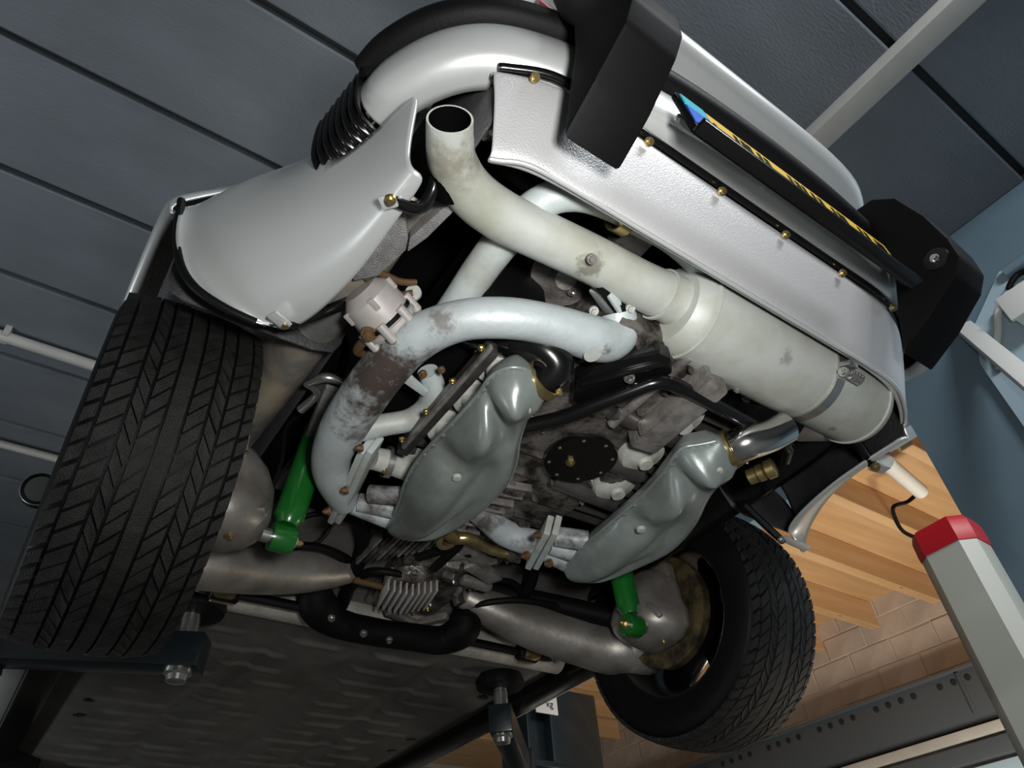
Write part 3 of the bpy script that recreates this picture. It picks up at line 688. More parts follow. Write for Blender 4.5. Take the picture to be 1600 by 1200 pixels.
box('caliper_mount', (.575, -.055, .075), (.035, .05, .05), 'arm', ar, .008)
bolt(V((.548, -.03, -.098)), (-.5, -.3, -.9), .010, 'gold', ar); bolt(V((.565, -.075, .05)), (-.7, -.7, 0), .008, 'gold', ar)
al = mirror(ar, car, 'cast aluminium banana trailing arm to the left wheel')
def shock(s, lb):
    b, t = V((s*.450, -.026, -.078)), V((s*.385, -.07, .42)); d = (t-b).normalized()
    o = lathe('shock_absorber', [(.0, .028), (.020, .028), (.024, .040), (.030, .046), (.0305, .30), (.027, .31), (.012, .315), (.012, .49)], b, d, 'green', car, 24, label=lb)
    lathe('eye', [(.026, -.022), (.027, -.018), (.027, .018), (.026, .022)], b, (1, 0, 0), 'green', o, 22)
    lathe('bush', [(.013, -.028), (.013, .028)], b, (1, 0, 0), 'steel', o, 16)
    bolt(b+V((-s*.026, 0, 0)), (-s, 0, 0), .013, 'gold', o); lathe('spacer', [(.014, -.008), (.014, .008)], b+V((s*.032, 0, 0)), (1, 0, 0), 'steel', o, 14)
    return o
shock(-1, 'green shock absorber at the left wheel'); shock(1, 'green shock absorber at the right wheel')
# ---------------------------------------------------------------- underbody shell
ub = sheet('engine_bay_blackout', [[V((x, y, z)) for x in (-.56, -.4, -.2, 0, .2, .4, .56)] for y, z in ((-.90, .40), (-.7, .42), (-.4, .44), (0, .42), (.3, .34), (.5, .2))], 'black', car, 0, .004, label='added black sheet blocking light above the engine')  # black sheet added to keep light out of the engine bay
for s in (-1, 1):
    sheet('bay_blackout_side', [[V((s*x, y, z)) for x, z in ((.50, .16), (.505, .25), (.52, .42))] for y in (-.86, -.5, -.1, .3, .46)], 'under', car, 0, .004)  # dark side sheets added to block light beside the engine
    rl_rows = []
    for y, dx, dz in ((-.70, .016, .012), (-.6, .006, 0), (-.45, 0, 0), (-.3, -.006, .0), (-.15, -.012, .004), (0, -.018, .01), (.12, -.022, .02), (.3, -.02, .02)):
        rl_rows.append([V((s*(x-dx), y, z+dz)) for x, z in ((.495, .20), (.500, .155), (.520, .122), (.545, .108), (.566, .112), (.584, .13), (.60, .17), (.615, .24), (.62, .32))])
    sheet('side_member', rl_rows, 'tan' if s < 0 else 'black', car, 2, .004, label='weathered tan and grey inner side member' if s < 0 else None)
pp = [(546, 404), (585, 362), (632, 330), (638, 372), (634, 392), (590, 432), (552, 440)]
prism('stiffener_plate', [U(*q, z=.098) for q in pp], (0, 0, .03), 'under_grey', car, .003, label='grey textured undercoat plate')
pp = [(640, 372), (700, 318), (712, 328), (668, 372), (636, 395)]
prism('stiffener_edge', [U(*q, z=.10) for q in pp], (0, 0, .03), 'under_grey', car, .003)
for k, (q0, q1) in enumerate((((480, 715), (530, 600)), ((445, 760), (498, 690)))):
    bar('body_reinforcement', U(*q0, z=.16), U(*q1, z=.16), .05, .03, 'under_grey', car, .006)
prism('bracket_plate', [U(*q, z=.15) for q in ((488, 600), (540, 605), (528, 640), (495, 632))], (0, 0, .02), 'under', car, .003)
wtube('crumpled_foil', [(*U(482, 600, z=.14), .006), (*U(510, 590, z=.14), .010), (*U(540, 600, z=.14), .005)], .008, 'steel', car, 8)
wtube('foil_edge', [(*U(470, 640, z=.14), .010), (*U(495, 615, z=.145), .008), (*U(478, 600, z=.14), .006)], .008, 'steel', car, 8)
# floor pan with pressed ribs
def floorpan():
    bm = bmesh.new(); nx, ny = 88, 430
    X0, X1, Y0, Y1 = -.66, .66, .47, 2.35
    rows = []; rnd = random.Random(3); beads = []
    y = .64; r = 0
    while y < 2.2:
        for x0, x1 in ([(-.56, -.30), (-.20, -.03), (.08, .24), (.33, .52)] if r % 3 == 0 else [(-.50, -.14), (.06, .20), (.30, .44)] if r % 3 == 1 else [(-.55, -.38), (-.30, -.10), (.05, .42)]):
            beads.append((x0+rnd.uniform(-.02, .02), x1+rnd.uniform(-.02, .02), y+rnd.uniform(-.01, .01)))
        y += .105; r += 1
    grid = []
    for j in range(ny+1):
        yy = Y0+(Y1-Y0)*j/ny; row = []
        for i in range(nx+1):
            xx = X0+(X1-X0)*i/nx; z = .018
            for cx, wv in ((-.27+.05*math.sin(yy*3), .03), (.02+.04*math.sin(yy*2.5+1), .035), (.28, .03)):
                t = abs(xx-cx)/wv
                if t < 1: z += .007*min(1, (1-t)*3)
            e = (abs(xx)-.58)/.08
            if e > 0: z += .02*min(1, e)
            f = (.55-yy)/.08
            if f > 0: z -= .0*f
            z += .0015*noise.noise((xx*3, yy*3, 0))
            for x0, x1, by in beads:
                if abs(yy-by) < .014 and x0 < xx < x1:
                    z -= .010*(1-(abs(yy-by)/.014)**2)*min(1, (xx-x0)/.02, (x1-xx)/.02)
            row.append(bm.verts.new((xx, yy, z)))
        grid.append(row)
    for j in range(ny):
        for i in range(nx): bm.faces.new((grid[j][i], grid[j+1][i], grid[j+1][i+1], grid[j][i+1]))
    return from_bm(bm)
fp = link('floor_pan', floorpan(), 'floorpan', car, smooth=True, label='dark grey floor pan with pressed ribs')
for s in (-1, 1):
    sl = bar('sill', (s*.70, .40, .025), (s*.70, 2.3, .025), .085, .06, 'black', car, .015, label='black door sill')
    bar('sill_cover', (s*.775, .42, .06), (s*.775, 2.3, .06), .07, .07, 'paint', car, .02, label='silver sill cover')
    for yy in (.8, 1.3, 1.45): lathe('drain_plug', [(.016, .0), (.016, .004), (0, .005)], (s*.55, yy, .018), (0, 0, -1), 'black', fp, 14)
tt = wtube('torsion_tube', [(-.62, .485, .045, .045), (.62, .485, .045, .045)], .045, 'tube_grey', car, 20, label='grey torsion tube across the car')
prism('rear_floor', [V((-.6, .20, .14)), V((.6, .20, .14)), V((.6, .52, .05)), V((-.6, .52, .05))], (0, 0, .012), 'floorpan', car, label='grey sloping rear floor')
# stabiliser bar with brackets, gearbox crossmember
ab = wtube('stabiliser_bar', [(-.56, .20, -.02), (-.535, .33, -.006), (-.50, .392, -.002), (-.3, .395, 0), (.3, .395, 0), (.50, .392, -.002), (.535, .33, -.006), (.56, .20, -.02)], .012, 'black', car, 12, label='black stabiliser bar')
for s in (-1, 1):
    box('bush_clamp', (s*.439, .391, .004), (.05, .058, .052), 'gold', ab, .008, label='yellow zinc bush clamp')
    lathe('bush', [(.020, -.034), (.024, -.03), (.024, .03), (.020, .034)], (s*.435, .393, 0), (1, 0, 0), 'rubber', ab, 18)
    lathe('end_bush', [(.014, -.02), (.019, -.012), (.019, .012), (.014, .02)], (s*.52, .365, -.003), (s*.6, .6, 0), 'steel', ab, 16)
cm = ptube('gearbox_crossmember', [(492, 925, 'z', .03, 26), (498, 948, 'z', .005, 30), (520, 970, 'z', -.015, 24), (570, 985, 'z', -.02, 21), (640, 995, 'z', -.02, 21), (690, 1000, 'z', -.015, 22), (722, 985, 'z', .0, 26), (728, 965, 'z', .03, 24)], 'satin', car, 16, rnd=1, label='black crossmember carrying the gearbox')
for q in ((518, 966), (568, 990), (608, 1000)): pbolt(q[0], q[1], 'z', -.045, 6, (0, -.3, -1), 'steel', cm, kind='sock')
lathe('rubber_mount', [(.035, -.03), (.04, 0), (.035, .03), (.02, .04)], U(492, 918, z=.05), (0, 0, 1), 'rubber', cm, 20)
lathe('rubber_mount', [(.035, -.03), (.04, 0), (.035, .03), (.02, .04)], U(728, 962, z=.05), (0, 0, 1), 'rubber', cm, 20)
# hoses and cables
for nm, qs, mt in (
    ('driveshaft_hose', [(560, 800, 'z', .08, 9), (570, 850, 'z', .08, 11), (555, 890, 'z', .07, 12), (535, 945, 'z', .05, 10)], 'rubber'),
    ('brake_hose', [(440, 850, 'z', .0, 5), (500, 855, 'z', .05, 6), (540, 875, 'z', .08, 9), (560, 900, 'z', .08, 10)], 'rubber'),
    ('clutch_hose', [(660, 905, 'z', .05, 6), (600, 893, 'z', .05, 6), (570, 897, 'z', .06, 7), (548, 920, 'z', .06, 7)], 'rubber'),
    ('brake_line', [(715, 958, 'z', .04, 4), (760, 942, 'z', .05, 5), (820, 938, 'z', .06, 5), (880, 950, 'z', .06, 5), (930, 968, 'z', .03, 5), (975, 985, 'z', 0, 5)], 'rubber'),
    ('brake_line', [(835, 880, 'z', .10, 10), (828, 910, 'z', .10, 11), (812, 940, 'z', .08, 9)], 'rubber'),
    ('brake_line', [(770, 905, 'z', .08, 4), (800, 910, 'z', .09, 5), (815, 925, 'z', .09, 6)], 'rubber'),
    ('brake_line', [(405, 860, 'z', .02, 4), (470, 810, 'z', .12, 4), (520, 800, 'z', .14, 4)], 'rubber'),
    ('cable', [(450, 860, 'z', .04, 3), (500, 845, 'z', .06, 3), (520, 815, 'z', .1, 3)], 'rubber'),
    ('black_line', [(424, 765, 'z', .10, 4), (440, 720, 'z', .14, 4), (447, 670, 'z', .17, 4), (470, 645, 'z', .18, 4)], 'rubber')):
    ptube(nm, qs, mt, car, 10)
for q0, q1 in (((850, 880), (815, 970)), ((905, 905), (925, 960))):
    bar('bay_stiffener', U(*q0, z=.22), U(*q1, z=.2), .07, .03, 'under_grey', car, .004, label='shiny grey body stiffener')

# stays on the right corner
ptube('valance_stay', [(1160, 786, 'z', .05, 6), (1190, 815, 'z', .04, 6), (1222, 845, 'z', .03, 6)], 'black', car, 10, label='black rod stay behind the right arch')
ptube('valance_bracket', [(1365, 728, 'z', .055, 8), (1345, 700, 'z', .07, 8), (1325, 670, 'z', .09, 8)], 'black', car, 10)
# ---------------------------------------------------------------- exhaust
mf = wtube('muffler', [(-.055, -.742, .132, .070), (-.035, -.742, .132, .083), (-.02, -.742, .132, .086), (.2, -.742, .132, .086), (.475, -.742, .132, .086), (.495, -.742, .132, .083), (.508, -.742, .132, .070)], .086, 'muffler', car, 40, smoothpath=False, label='pale grey cylindrical muffler')
for x in (-.018, .478): lathe('seam', [(.0855, -.004), (.089, -.002), (.089, .002), (.0855, .004)], (x, -.742, .132), (1, 0, 0), 'muffler', mf, 40)
ms = lathe('strap', [(.0865, -.012), (.090, -.012), (.090, .012), (.0865, .012)], (.315, -.742, .132), (1, 0, 0), 'steel', mf, 48, closed=True, label='steel strap round the muffler')
def on_muf(x, a, r=.092): return V((x, -.742+r*math.cos(a), .132+r*math.sin(a)))
for k in range(4): lathe('strap_spring', [(.008, -.004), (.011, -.002), (.011, .002), (.008, .004)], on_muf(.315, math.radians(216), .100)+V((.006+.009*k, -.004, 0)), (1, -.2, -.2), 'steel', mf, 14)
bolt(on_muf(.30, math.radians(216), .102), (-1, 0, -.2), .010, 'steel', mf)
bar('strap_lug', on_muf(.315, math.radians(205), .088), on_muf(.315, math.radians(205), .112), .026, .01, 'steel', mf, .002)
tp = ptube('tailpipe', [(703, 186, 'z', .088, 37), (703, 215, 'z', .092, 37.5), (708, 255, 'z', .10, 39), (735, 300, 'z', .112, 40), (785, 338, 'z', .122, 40), (850, 370, 'z', .126, 39), (930, 408, 'z', .128, 38), (1000, 445, 'z', .129, 38), (1062, 474, 'z', .130, 40)], 'muffler', mf, 28, hollow=.09, label='curved pale grey tailpipe')
tp.data.materials.append(M['bore_black'])
for p_ in tp.data.polygons[-30:-1] if False else tp.data.polygons:
    c_ = p_.center; a_ = V(PT((703, 186, 'z', .088, 37))[:3])
    if p_.index >= len(tp.data.polygons)-28*2-2 and p_.index < len(tp.data.polygons)-1 and (p_.index-(len(tp.data.polygons)-58)) % 2 == 1 or p_.index == len(tp.data.polygons)-2: p_.material_index = 1
clamp('weld_bead', U(1030, 460, z=.129), V((1, .08, 0)), .0445, .006, 'muffler', mf)
pbolt(925, 405, 'z', .082, 9, (-.2, -.5, -.8), 'dark_steel', mf, kind='sock')
ip = ptube('inlet_pipe', [(1128, 440, 'z', .17, 30), (1085, 400, 'z', .175, 25), (1045, 368, 'z', .175, 25), (1000, 342, 'z', .170, 27), (958, 318, 'z', .168, 28), (905, 304, 'z', .165, 27), (855, 312, 'z', .16, 27), (812, 345, 'z', .155, 29), (778, 385, 'z', .15, 29), (748, 425, 'z', .145, 28), (715, 475, 'z', .135, 27), (690, 510, 'z', .12, 26)], 'pipe', car, 22, label='pale blue-grey crossover pipe behind the tailpipe')
cp = U(977, 330, z=.168)
clamp('pipe_clamp', cp, U(1000, 342, z=.168)-U(958, 318, z=.168), .036, .022, 'gold', ip, 'yellow zinc pipe clamp'); bolt(U(980, 322, z=.13), (.3, -.6, -.7), .008, 'gold', ip); bolt(U(975, 345, z=.13), (.3, -.6, -.7), .008, 'gold', ip)
bp_ = ptube('header_pipe', [(538, 782, 'z', .035, 24), (522, 745, 'z', .03, 30), (518, 712, 'z', .03, 31), (535, 672, 'z', .035, 36), (562, 628, 'z', .04, 38), (600, 577, 'z', .045, 38), (650, 530, 'z', .05, 36), (715, 502, 'z', .05, 33), (790, 497, 'z', .05, 33), (860, 508, 'z', .052, 33), (920, 527, 'z', .056, 36), (950, 532, 'z', .066, 34), (968, 520, 'z', .085, 30), (965, 492, 'z', .11, 29)], 'pipe_header', car, 26, label='large pale header pipe stained brown, arching over the left exchanger')
stain(M['pipe_header'], U(605, 595, z=.03), .20, (.065, .05, .043), 22)
stain(M['pipe_header'], U(562, 655, z=.03), .09, (.10, .08, .07), 40, .8)
stain(M['pipe_header'], U(690, 500, z=.03), .05, (.12, .10, .085), 40, .7)
stain(M['pipe_header'], U(945, 545, z=.03), .03, (.12, .09, .085), 60, .8)
stain(M['muffler'], U(1300, 662, z=.06), .030, (.05, .02, .015), 60)
stain(M['muffler'], U(1165, 470, z=.08), .035, (.10, .10, .085), 70, .8)
stain(M['muffler'], U(1235, 560, z=.06), .035, (.16, .155, .13), 90, .6)
stain(M['muffler'], U(925, 415, z=.09), .05, (.12, .105, .08), 50, .7)
stain(M['muffler'], U(705, 235, z=.09), .10, (.20, .18, .135), 26, .7)
lathe('lug', [(.0, .004), (.016, .004), (.016, -.004), (.0, -.004)], U(925, 551, z=.02), (.1, -.3, -1), 'pipe', bp_, 18)
fl = box('flange', U(955, 478, z=.11), (.085, .05, .016), 'pipe', bp_, .005, d=(.25, -.55, .55)); box('gasket', U(955, 467, z=.125), (.088, .052, .008), 'brown', bp_, .002, d=(.25, -.55, .55))
for q in ((928, 486), (918, 500), (985, 482)): pbolt(*q, 'z', .095, 8, (-.2, -.4, -1), 'cap', bp_)
ptube('branch_pipe', [(560, 672, 'z', .045, 20), (600, 664, 'z', .055, 18), (640, 656, 'z', .065, 18), (668, 636, 'z', .072, 19), (677, 606, 'z', .075, 19), (668, 580, 'z', .08, 17)], 'pipe', bp_, 18, label='small curved branch pipe')
prism('gusset', [U(*q, z=.055) for q in ((622, 592), (642, 588), (668, 612), (662, 620))], (0, 0, .006), 'pipe', bp_, .001)
for k in range(4): bar('clamp_fin', U(640+k*9, 560-k*5, z=.06), U(672+k*7, 545-k*5, z=.065), .010, .010, 'pipe', bp_, .003)
pbolt(661, 585, 'z', .05, 7, (0, -.4, -1), 'brown', bp_); pbolt(690, 578, 'z', .05, 6, (0, -.4, -1), 'brown', bp_)
# left front flange pair and stub pipes
def flange_pair(q0, q1, z, parent, wpx, bolts):
    a, b = U(*q0, z=z), U(*q1, z=z+.01); d = b-a
    for k in (0, 1):
        off = RIGHT*(mpx(a, 13)*k)
        bar('flange_plate', a+off, b+off, mpx(a, 11), mpx(a, wpx), 'pipe', parent, .004, up=FWD)
    for q in bolts: pbolt(q[0], q[1], 'z', z-.03, 7, -RIGHT*.8-FWD*.6, 'brown', parent)
flange_pair((574, 694), (524, 806), .02, bp_, 40, ((563, 700), (540, 766), (512, 799)))
# heat exchangers
def exchanger(L, R, ze, lb, dots, seed):
    n = 46; m_ = 26
    def dens(P): return catmull([(float(a), float(b)) for a, b in P], 6)
    l3 = [U(*q, z=ze) for q in dens(L)]; r3 = [U(*q, z=ze) for q in dens(R)]
    N = len(l3); bm = bmesh.new(); low = []; top = []
    def G(s, u, cs, cu, ws, wu): return math.exp(-((s-cs)/ws)**2-((u-cu)/wu)**2)
    for i in range(N):
        s = i/(N-1); rl_, rt = [], []
        endf = min(1, (1-s)*9)**.5*min(1, .35+s*6)
        for j in range(m_+1):
            u = j/m_; p = l3[i].lerp(r3[i], u)
            e = (1-abs(2*u-1)**5.)
            dz = .036*e
            dz += .032*G(s, u, .20, .40, .075, .26)+.034*G(s, u, .43, .26, .08, .19)+.024*G(s, u, .74, .30, .13, .22)+.009*G(s, u, .5, .85, .2, .16)
            dz -= .028*G(s, u, .325, .26, .033, .26)+.026*G(s, u, .575, .18, .035, .22)
            dz -= .018*G(s, u, .62, .60, .15, .09)+.020*G(s, u, .84, .74, .17, .055)+.005*G(s, u, .36, .70, .06, .1)
            dz += .006*G(s, u, .47, .62, .06, .08)
            dz *= endf
            rl_.append(bm.verts.new((p.x, p.y, p.z-dz))); 
            rt.append(rl_[-1] if j in (0, m_) else bm.verts.new((p.x, p.y, p.z+.05*e*endf)))
        low.append(rl_); top.append(rt)
    for i in range(N-1):
        for j in range(m_):
            bm.faces.new((low[i][j], low[i][j+1], low[i+1][j+1], low[i+1][j]))
            bm.faces.new((top[i][j], top[i+1][j], top[i+1][j+1], top[i][j+1]))
    for i in (0, N-1):
        for j in range(m_):
            vs = []
            for v in (low[i][j], low[i][j+1], top[i][j+1], top[i][j]):
                if v not in vs: vs.append(v)
            if len(vs) > 2: bm.faces.new(vs)
    o = link('heat_exchanger', from_bm(bm), 'he', car, smooth=True, label=lb)
    for nm, e3 in (('seam_flange', l3[2:-3]), ('seam_flange', r3[3:-3])):
        link(nm, tube_me([(*p, .0042) for p in e3[::3]], 8, 3), 'he', o, auto=50)
    k = 0
    for i in range(3, int(N*.8)):                    # spot-weld beads on the visible seam
        if i % 2: continue
        q = l3[i]; bb = lathe('spot_weld', [(.0045, -.001), (.0042, .001), (.0, .0015)], q+V((.003, 0, -.0045)), (0, 0, -1), 'he', o, 8)
    for q in dots: pbolt(q[0], q[1], 'z', ze-.043, 7.5, (0, 0, -1), 'cap', o, kind='disc', name='rivet')
    return o, l3, r3
heL, l3, r3 = exchanger([(828, 580), (800, 574), (768, 588), (746, 618), (706, 662), (662, 708), (636, 748), (622, 790), (602, 826)],
    [(858, 612), (842, 630), (824, 650), (811, 688), (806, 722), (790, 757), (750, 797), (690, 828), (622, 837)], -.012, 'left grey-green heat exchanger shell with stamped bulges', ((823, 641), (765, 696), (714, 747)), 1)
heR, l4, r4 = exchanger([(1124, 688), (1098, 694), (1064, 702), (1038, 736), (1004, 774), (958, 814), (914, 852), (894, 876), (880, 892)],
    [(1156, 716), (1142, 733), (1122, 748), (1106, 768), (1090, 802), (1056, 844), (1010, 870), (950, 893), (888, 903)], -.012, 'right grey-green heat exchanger shell with stamped bulges', ((1123, 737), (1062, 785), (1002, 828)), 2)
for h, a, b, nm in ((heL, (849, 592), (866, 580), 'l'), (heR, (1140, 700), (1160, 690), 'r')):
    p = U(*a, z=.0); d = U(*b, z=.0)-p
    clamp('hose_clamp', p, d, .034, .019, 'gold', h, 'yellow zinc hose clamp')
    bolt(p+d.normalized()*.01+V((.02, -.0, -.026)), (.5, 0, -.8), .007, 'gold', h)
hs = ptube('heater_hose', [(834, 603, 'z', .0, 26), (858, 590, 'z', .005, 27), (868, 568, 'z', .02, 29), (845, 545, 'z', .04, 28), (805, 536, 'z', .06, 25), (765, 530, 'z', .09, 24), (725, 520, 'z', .13, 22)], 'black', car, 22, label='glossy black heater hose on the left exchanger')
ht = ptube('heater_tube', [(1138, 704, 'z', .0, 27), (1165, 692, 'z', .0, 28), (1200, 682, 'z', .01, 26), (1228, 668, 'z', .03, 25)], 'chrome', car, 24, label='bright metal heater tube on the right exchanger')
for q, z, r in (((1185, 738), -.005, 15), ((1172, 742), -.005, 13)): pass
gb = lathe('gold_fitting', [(.010, -.03), (.016, -.028), (.016, -.012), (.012, -.01), (.018, -.008), (.018, .004), (.012, .006), (.020, .01), (.020, .026), (.012, .03)], U(1190, 738, z=.0), U(1215, 728, z=0)-U(1190, 738, z=0), 'gold', car, 16, label='yellow zinc pipe fitting')
# exchanger front stubs
for h, qs in ((heL, (((632, 775), (578, 772), 15), ((628, 798), (560, 785), 15), ((620, 818), (552, 790), 14))), (heR, (((918, 845), (868, 838), 16), ((905, 866), (860, 852), 15), ((893, 884), (850, 862), 14)))):
    for a, b, r in qs:
        ptube('stub_pipe', [(*a, 'z', .005, r), (*b, 'z', .02, r)], 'pipe_dirty', h, 14)
flange_pair((858, 820), (828, 876), .01, heR, 36, ((840, 836), (822, 868), (858, 880)))
xp = ptube('crossover_pipe', [(846, 850, 'z', .03, 20), (815, 843, 'z', .035, 21), (785, 830, 'z', .045, 21), (755, 806, 'z', .055, 19), (728, 785, 'z', .065, 18)], 'pipe_dirty', car, 18, label='stained pipe from the right exchanger passing behind the left one')
# joint below the left flange: white sleeve with band clamps
js = ptube('joint_sleeve', [(583, 716, 'z', .05, 18), (615, 724, 'z', .055, 20), (660, 738, 'z', .06, 23)], 'cap', car, 18, label='pale sleeve joint with band clamp')
clamp('band_clamp', U(607, 722, z=.053), U(640, 730, z=.053)-U(590, 718, z=.053), .030, .012, 'steel', js); bolt(U(603, 735, z=.03), (-.5, 0, -.8), .008, 'gold', js)
# ---------------------------------------------------------------- engine
en = box('crankcase', (.0, -.40, .155), (.30, .62, .18), 'alloy', car, .02, label='cast aluminium crankcase, oily and ribbed')
rr = random.Random(11)
for k in range(9):
    y = -.66+.068*k
    (bar('case_rib', (-.15, y, .078), (-.02, y-.03, .055), .006, .016, 'alloy', en, .002), bar('case_rib', (.02, y-.03, .055), (.15, y, .078), .006, .016, 'alloy', en, .002)) if abs(y+.4) > .075 else None
for k in range(7):
    y = -.20+.034*k
    bar('case_fin', (-.145, y, .062), (-.005, y-.045, .052), .006, .018, 'alloy_pale', en, .002)
wtube('case_split', [(0, -.71, .058, .010), (0, -.5, .052, .010)], .01, 'alloy_pale', en, 8)
for k in range(26):
    y = rr.uniform(-.69, -.06); x = rr.choice((-1, 1))*rr.uniform(.09, .15)
    bolt(V((x, y, .063)), (0, 0, -1), rr.uniform(.006, .0085), rr.choice(('steel', 'dark_steel')), en)
for k in range(5):
    y = rr.uniform(-.70, -.05); x = rr.uniform(-.14, .14)
    if (x*x+(y+.4)**2) < .01: continue
    box('case_boss', (x, y, .062), (rr.uniform(.02, .05), rr.uniform(.02, .05), rr.uniform(.02, .04)), 'alloy', en, .006, d=(rr.uniform(-.3, .3), rr.uniform(-.3, .3), 1))
pbx = U(1062, 640, z=.03)
oc = bar('oil_gallery_block', U(1000, 690, z=.045), U(1115, 590, z=.045), .062, .05, 'alloy_pale', en, .008, up=(0, 0, 1))
bar('block_rib', U(1000, 672, z=.035), U(1108, 580, z=.035), .012, .03, 'alloy_pale', en, .004, up=(0, 0, 1))
for k in range(4): lathe('oil_filler_boss', [(.012, .0), (.016, .006), (.012, .012)], U(960+12*k, 618-10*k, z=.055), (0, -.3, -1), 'alloy_pale', en, 14)
sp_c = U(907, 716, z=.040)
spl = lathe('sump_plate', [(.0, -.006), (.058, -.006), (.064, -.010), (.071, -.008), (.074, -.002), (.074, .006)], sp_c, (0, 0, -1), 'black', en, 44, label='round black sump plate with ring of nuts')
for k in range(8):
    a = 2*math.pi*k/8+.2; bolt(sp_c+V((.064*math.cos(a), .064*math.sin(a), -.000)), (0, 0, -1), .0065, 'steel', en, name='sump_nut')
bolt(sp_c+V((-.018, .012, .002)), (0, 0, -1), .015, 'gold', en, name='drain_plug', label='brassy drain plug')
bolt(sp_c+V((-.04, .03, .002)), (0, 0, -1), .006, 'steel', en, name='sump_nut')
# cylinder heads, oil return tubes, sealing caps
caps = ((1066, 655), (1005, 712), (962, 760))
for i, q in enumerate(caps):
    p = U(*q, z=.055)
    ct = lathe('port_cap', [(.0, .010), (.024, .009), (.030, .005), (.046, .001), (.050, -.006), (.050, -.02)], p, (.1, -.15, -1), 'cap', en, 26, label='pale round port cap')
    lathe('port_nut', [(.0, .019), (.015, .019), (.017, .010)], p+V((.008, .008, 0)), (.1, -.15, -1), 'cap', en, 12)
    p2 = p+V((-.07, .03, .015)); wtube('oil_return_tube', [(*(p+V((-.13, .055, .01))), .020), (*(p+V((.04, .055, .0))), .020)], .02, 'dark_steel', en, 16, label='grey oil return tube')
for q in ((778, 572), (742, 625), (700, 672), (655, 735)):
    p = U(*q, z=.06)
    lathe('port_cap', [(.0, .014), (.022, .013), (.026, .006), (.040, .003), (.044, -.004), (.044, -.02)], p, (-.1, -.15, -1), 'cap', en, 26)
    lathe('port_nut', [(.0, .028), (.016, .028), (.018, .010)], p+V((-.006, .0, 0)), (0, 0, -1), 'cap', en, 12)
for s in (-1, 1):
    hd = box('cylinder_head', (s*.30, -.38, .19), (.16, .46, .14), 'satin', car, .015, label='finned cylinder head')
    for k in range(14): box('head_fin', (s*.215, -.59+.032*k, .12), (.14, .006, .10), 'dark_steel', hd, .001)
    vc = bar('valve_cover', (s*.335, -.60, .075), (s*.335, -.22, .075), .028, .03, 'dark_steel', car, .005, label='long dark valve cover rail') if s > 0 else bar('valve_cover', U(770, 543, z=.04), U(628, 702, z=.04), .022, .03, 'dark_steel', car, .004, label='long dark valve cover rail')
    e0, e1 = ((s*.335, -.60, .058), (s*.335, -.22, .058)) if s > 0 else (U(768, 541, z=.022), U(630, 698, z=.022)); bar('cover_ridge', e0, e1, .007, .012, 'alloy_pale', vc, .002)
    for k in range(4): bolt(V(e0).lerp(V(e1), .04+.3*k)+V((s*.012, 0, 0)), (0, 0, -1), .006, 'gold', vc)
# engine mount bar and bracket
mb = ptube('engine_mount_bar', [(815, 668, 'z', .02, 12), (866, 656, 'z', .02, 12), (890, 648, 'z', .02, 12), (1015, 600, 'z', .02, 12), (1032, 596, 'z', .022, 12), (1050, 600, 'z', .024, 12), (1068, 608, 'z', .026, 12), (1205, 680, 'z', .035, 11), (1222, 689, 'z', .035, 11), (1230, 700, 'z', .035, 11), (1226, 718, 'z', .04, 10)], 'black', car, 14, smoothpath=False, label='black bent engine mount bar')
br = prism('engine_mount_plate', [U(*q, z=.035) for q in ((893, 628), (900, 596), (945, 568), (985, 560), (1030, 552), (1050, 560), (1052, 585), (1030, 596), (960, 612), (905, 636))], (0, 0, .035), 'black', car, .008, label='black pressed engine mount plate')
bar('plate_fold', U(905, 600, z=.03), U(1035, 568, z=.03), .008, .012, 'black', br, .003)
pbolt(983, 590, 'z', .03, 9.5, (0, -.2, -1), 'steel', br)
ptube('control_rod', [(938, 445, 'z', .10, 9), (975, 490, 'z', .10, 11), (1012, 528, 'z', .09, 14), (1024, 545, 'z', .08, 13), (1024, 575, 'z', .07, 12)], 'rubber', car, 14, label='black hose below the tailpipe')
tw = prism('rear_tinware', [U(*q, z=.13) for q in ((1005, 560), (1080, 560), (1190, 640), (1255, 670), (1215, 690), (1150, 650), (1060, 610))], (0, 0, .008), 'black', car, .001, label='black engine tinware')
for q in ((1043, 545), (1076, 566), (1088, 576), (1166, 622), (1188, 633), (1172, 644), (1117, 612)): pbolt(*q, 'z', .118, 7, (0, -.3, -1), 'gold' if q[0] < 1100 else 'steel', tw)
lathe('round_duct', [(.03, .0), (.062, .0), (.066, .01), (.066, .06)], U(1212, 665, z=.07), (.1, .2, 1), 'satin', car, 28, label='black round duct with bright clip')
prism('heat_shield', [U(*q, z=.10) for q in ((1228, 660), (1262, 655), (1300, 690), (1250, 690), (1222, 684))], (0, 0, .006), 'steel', car, .001, label='bright heat shield behind the muffler')
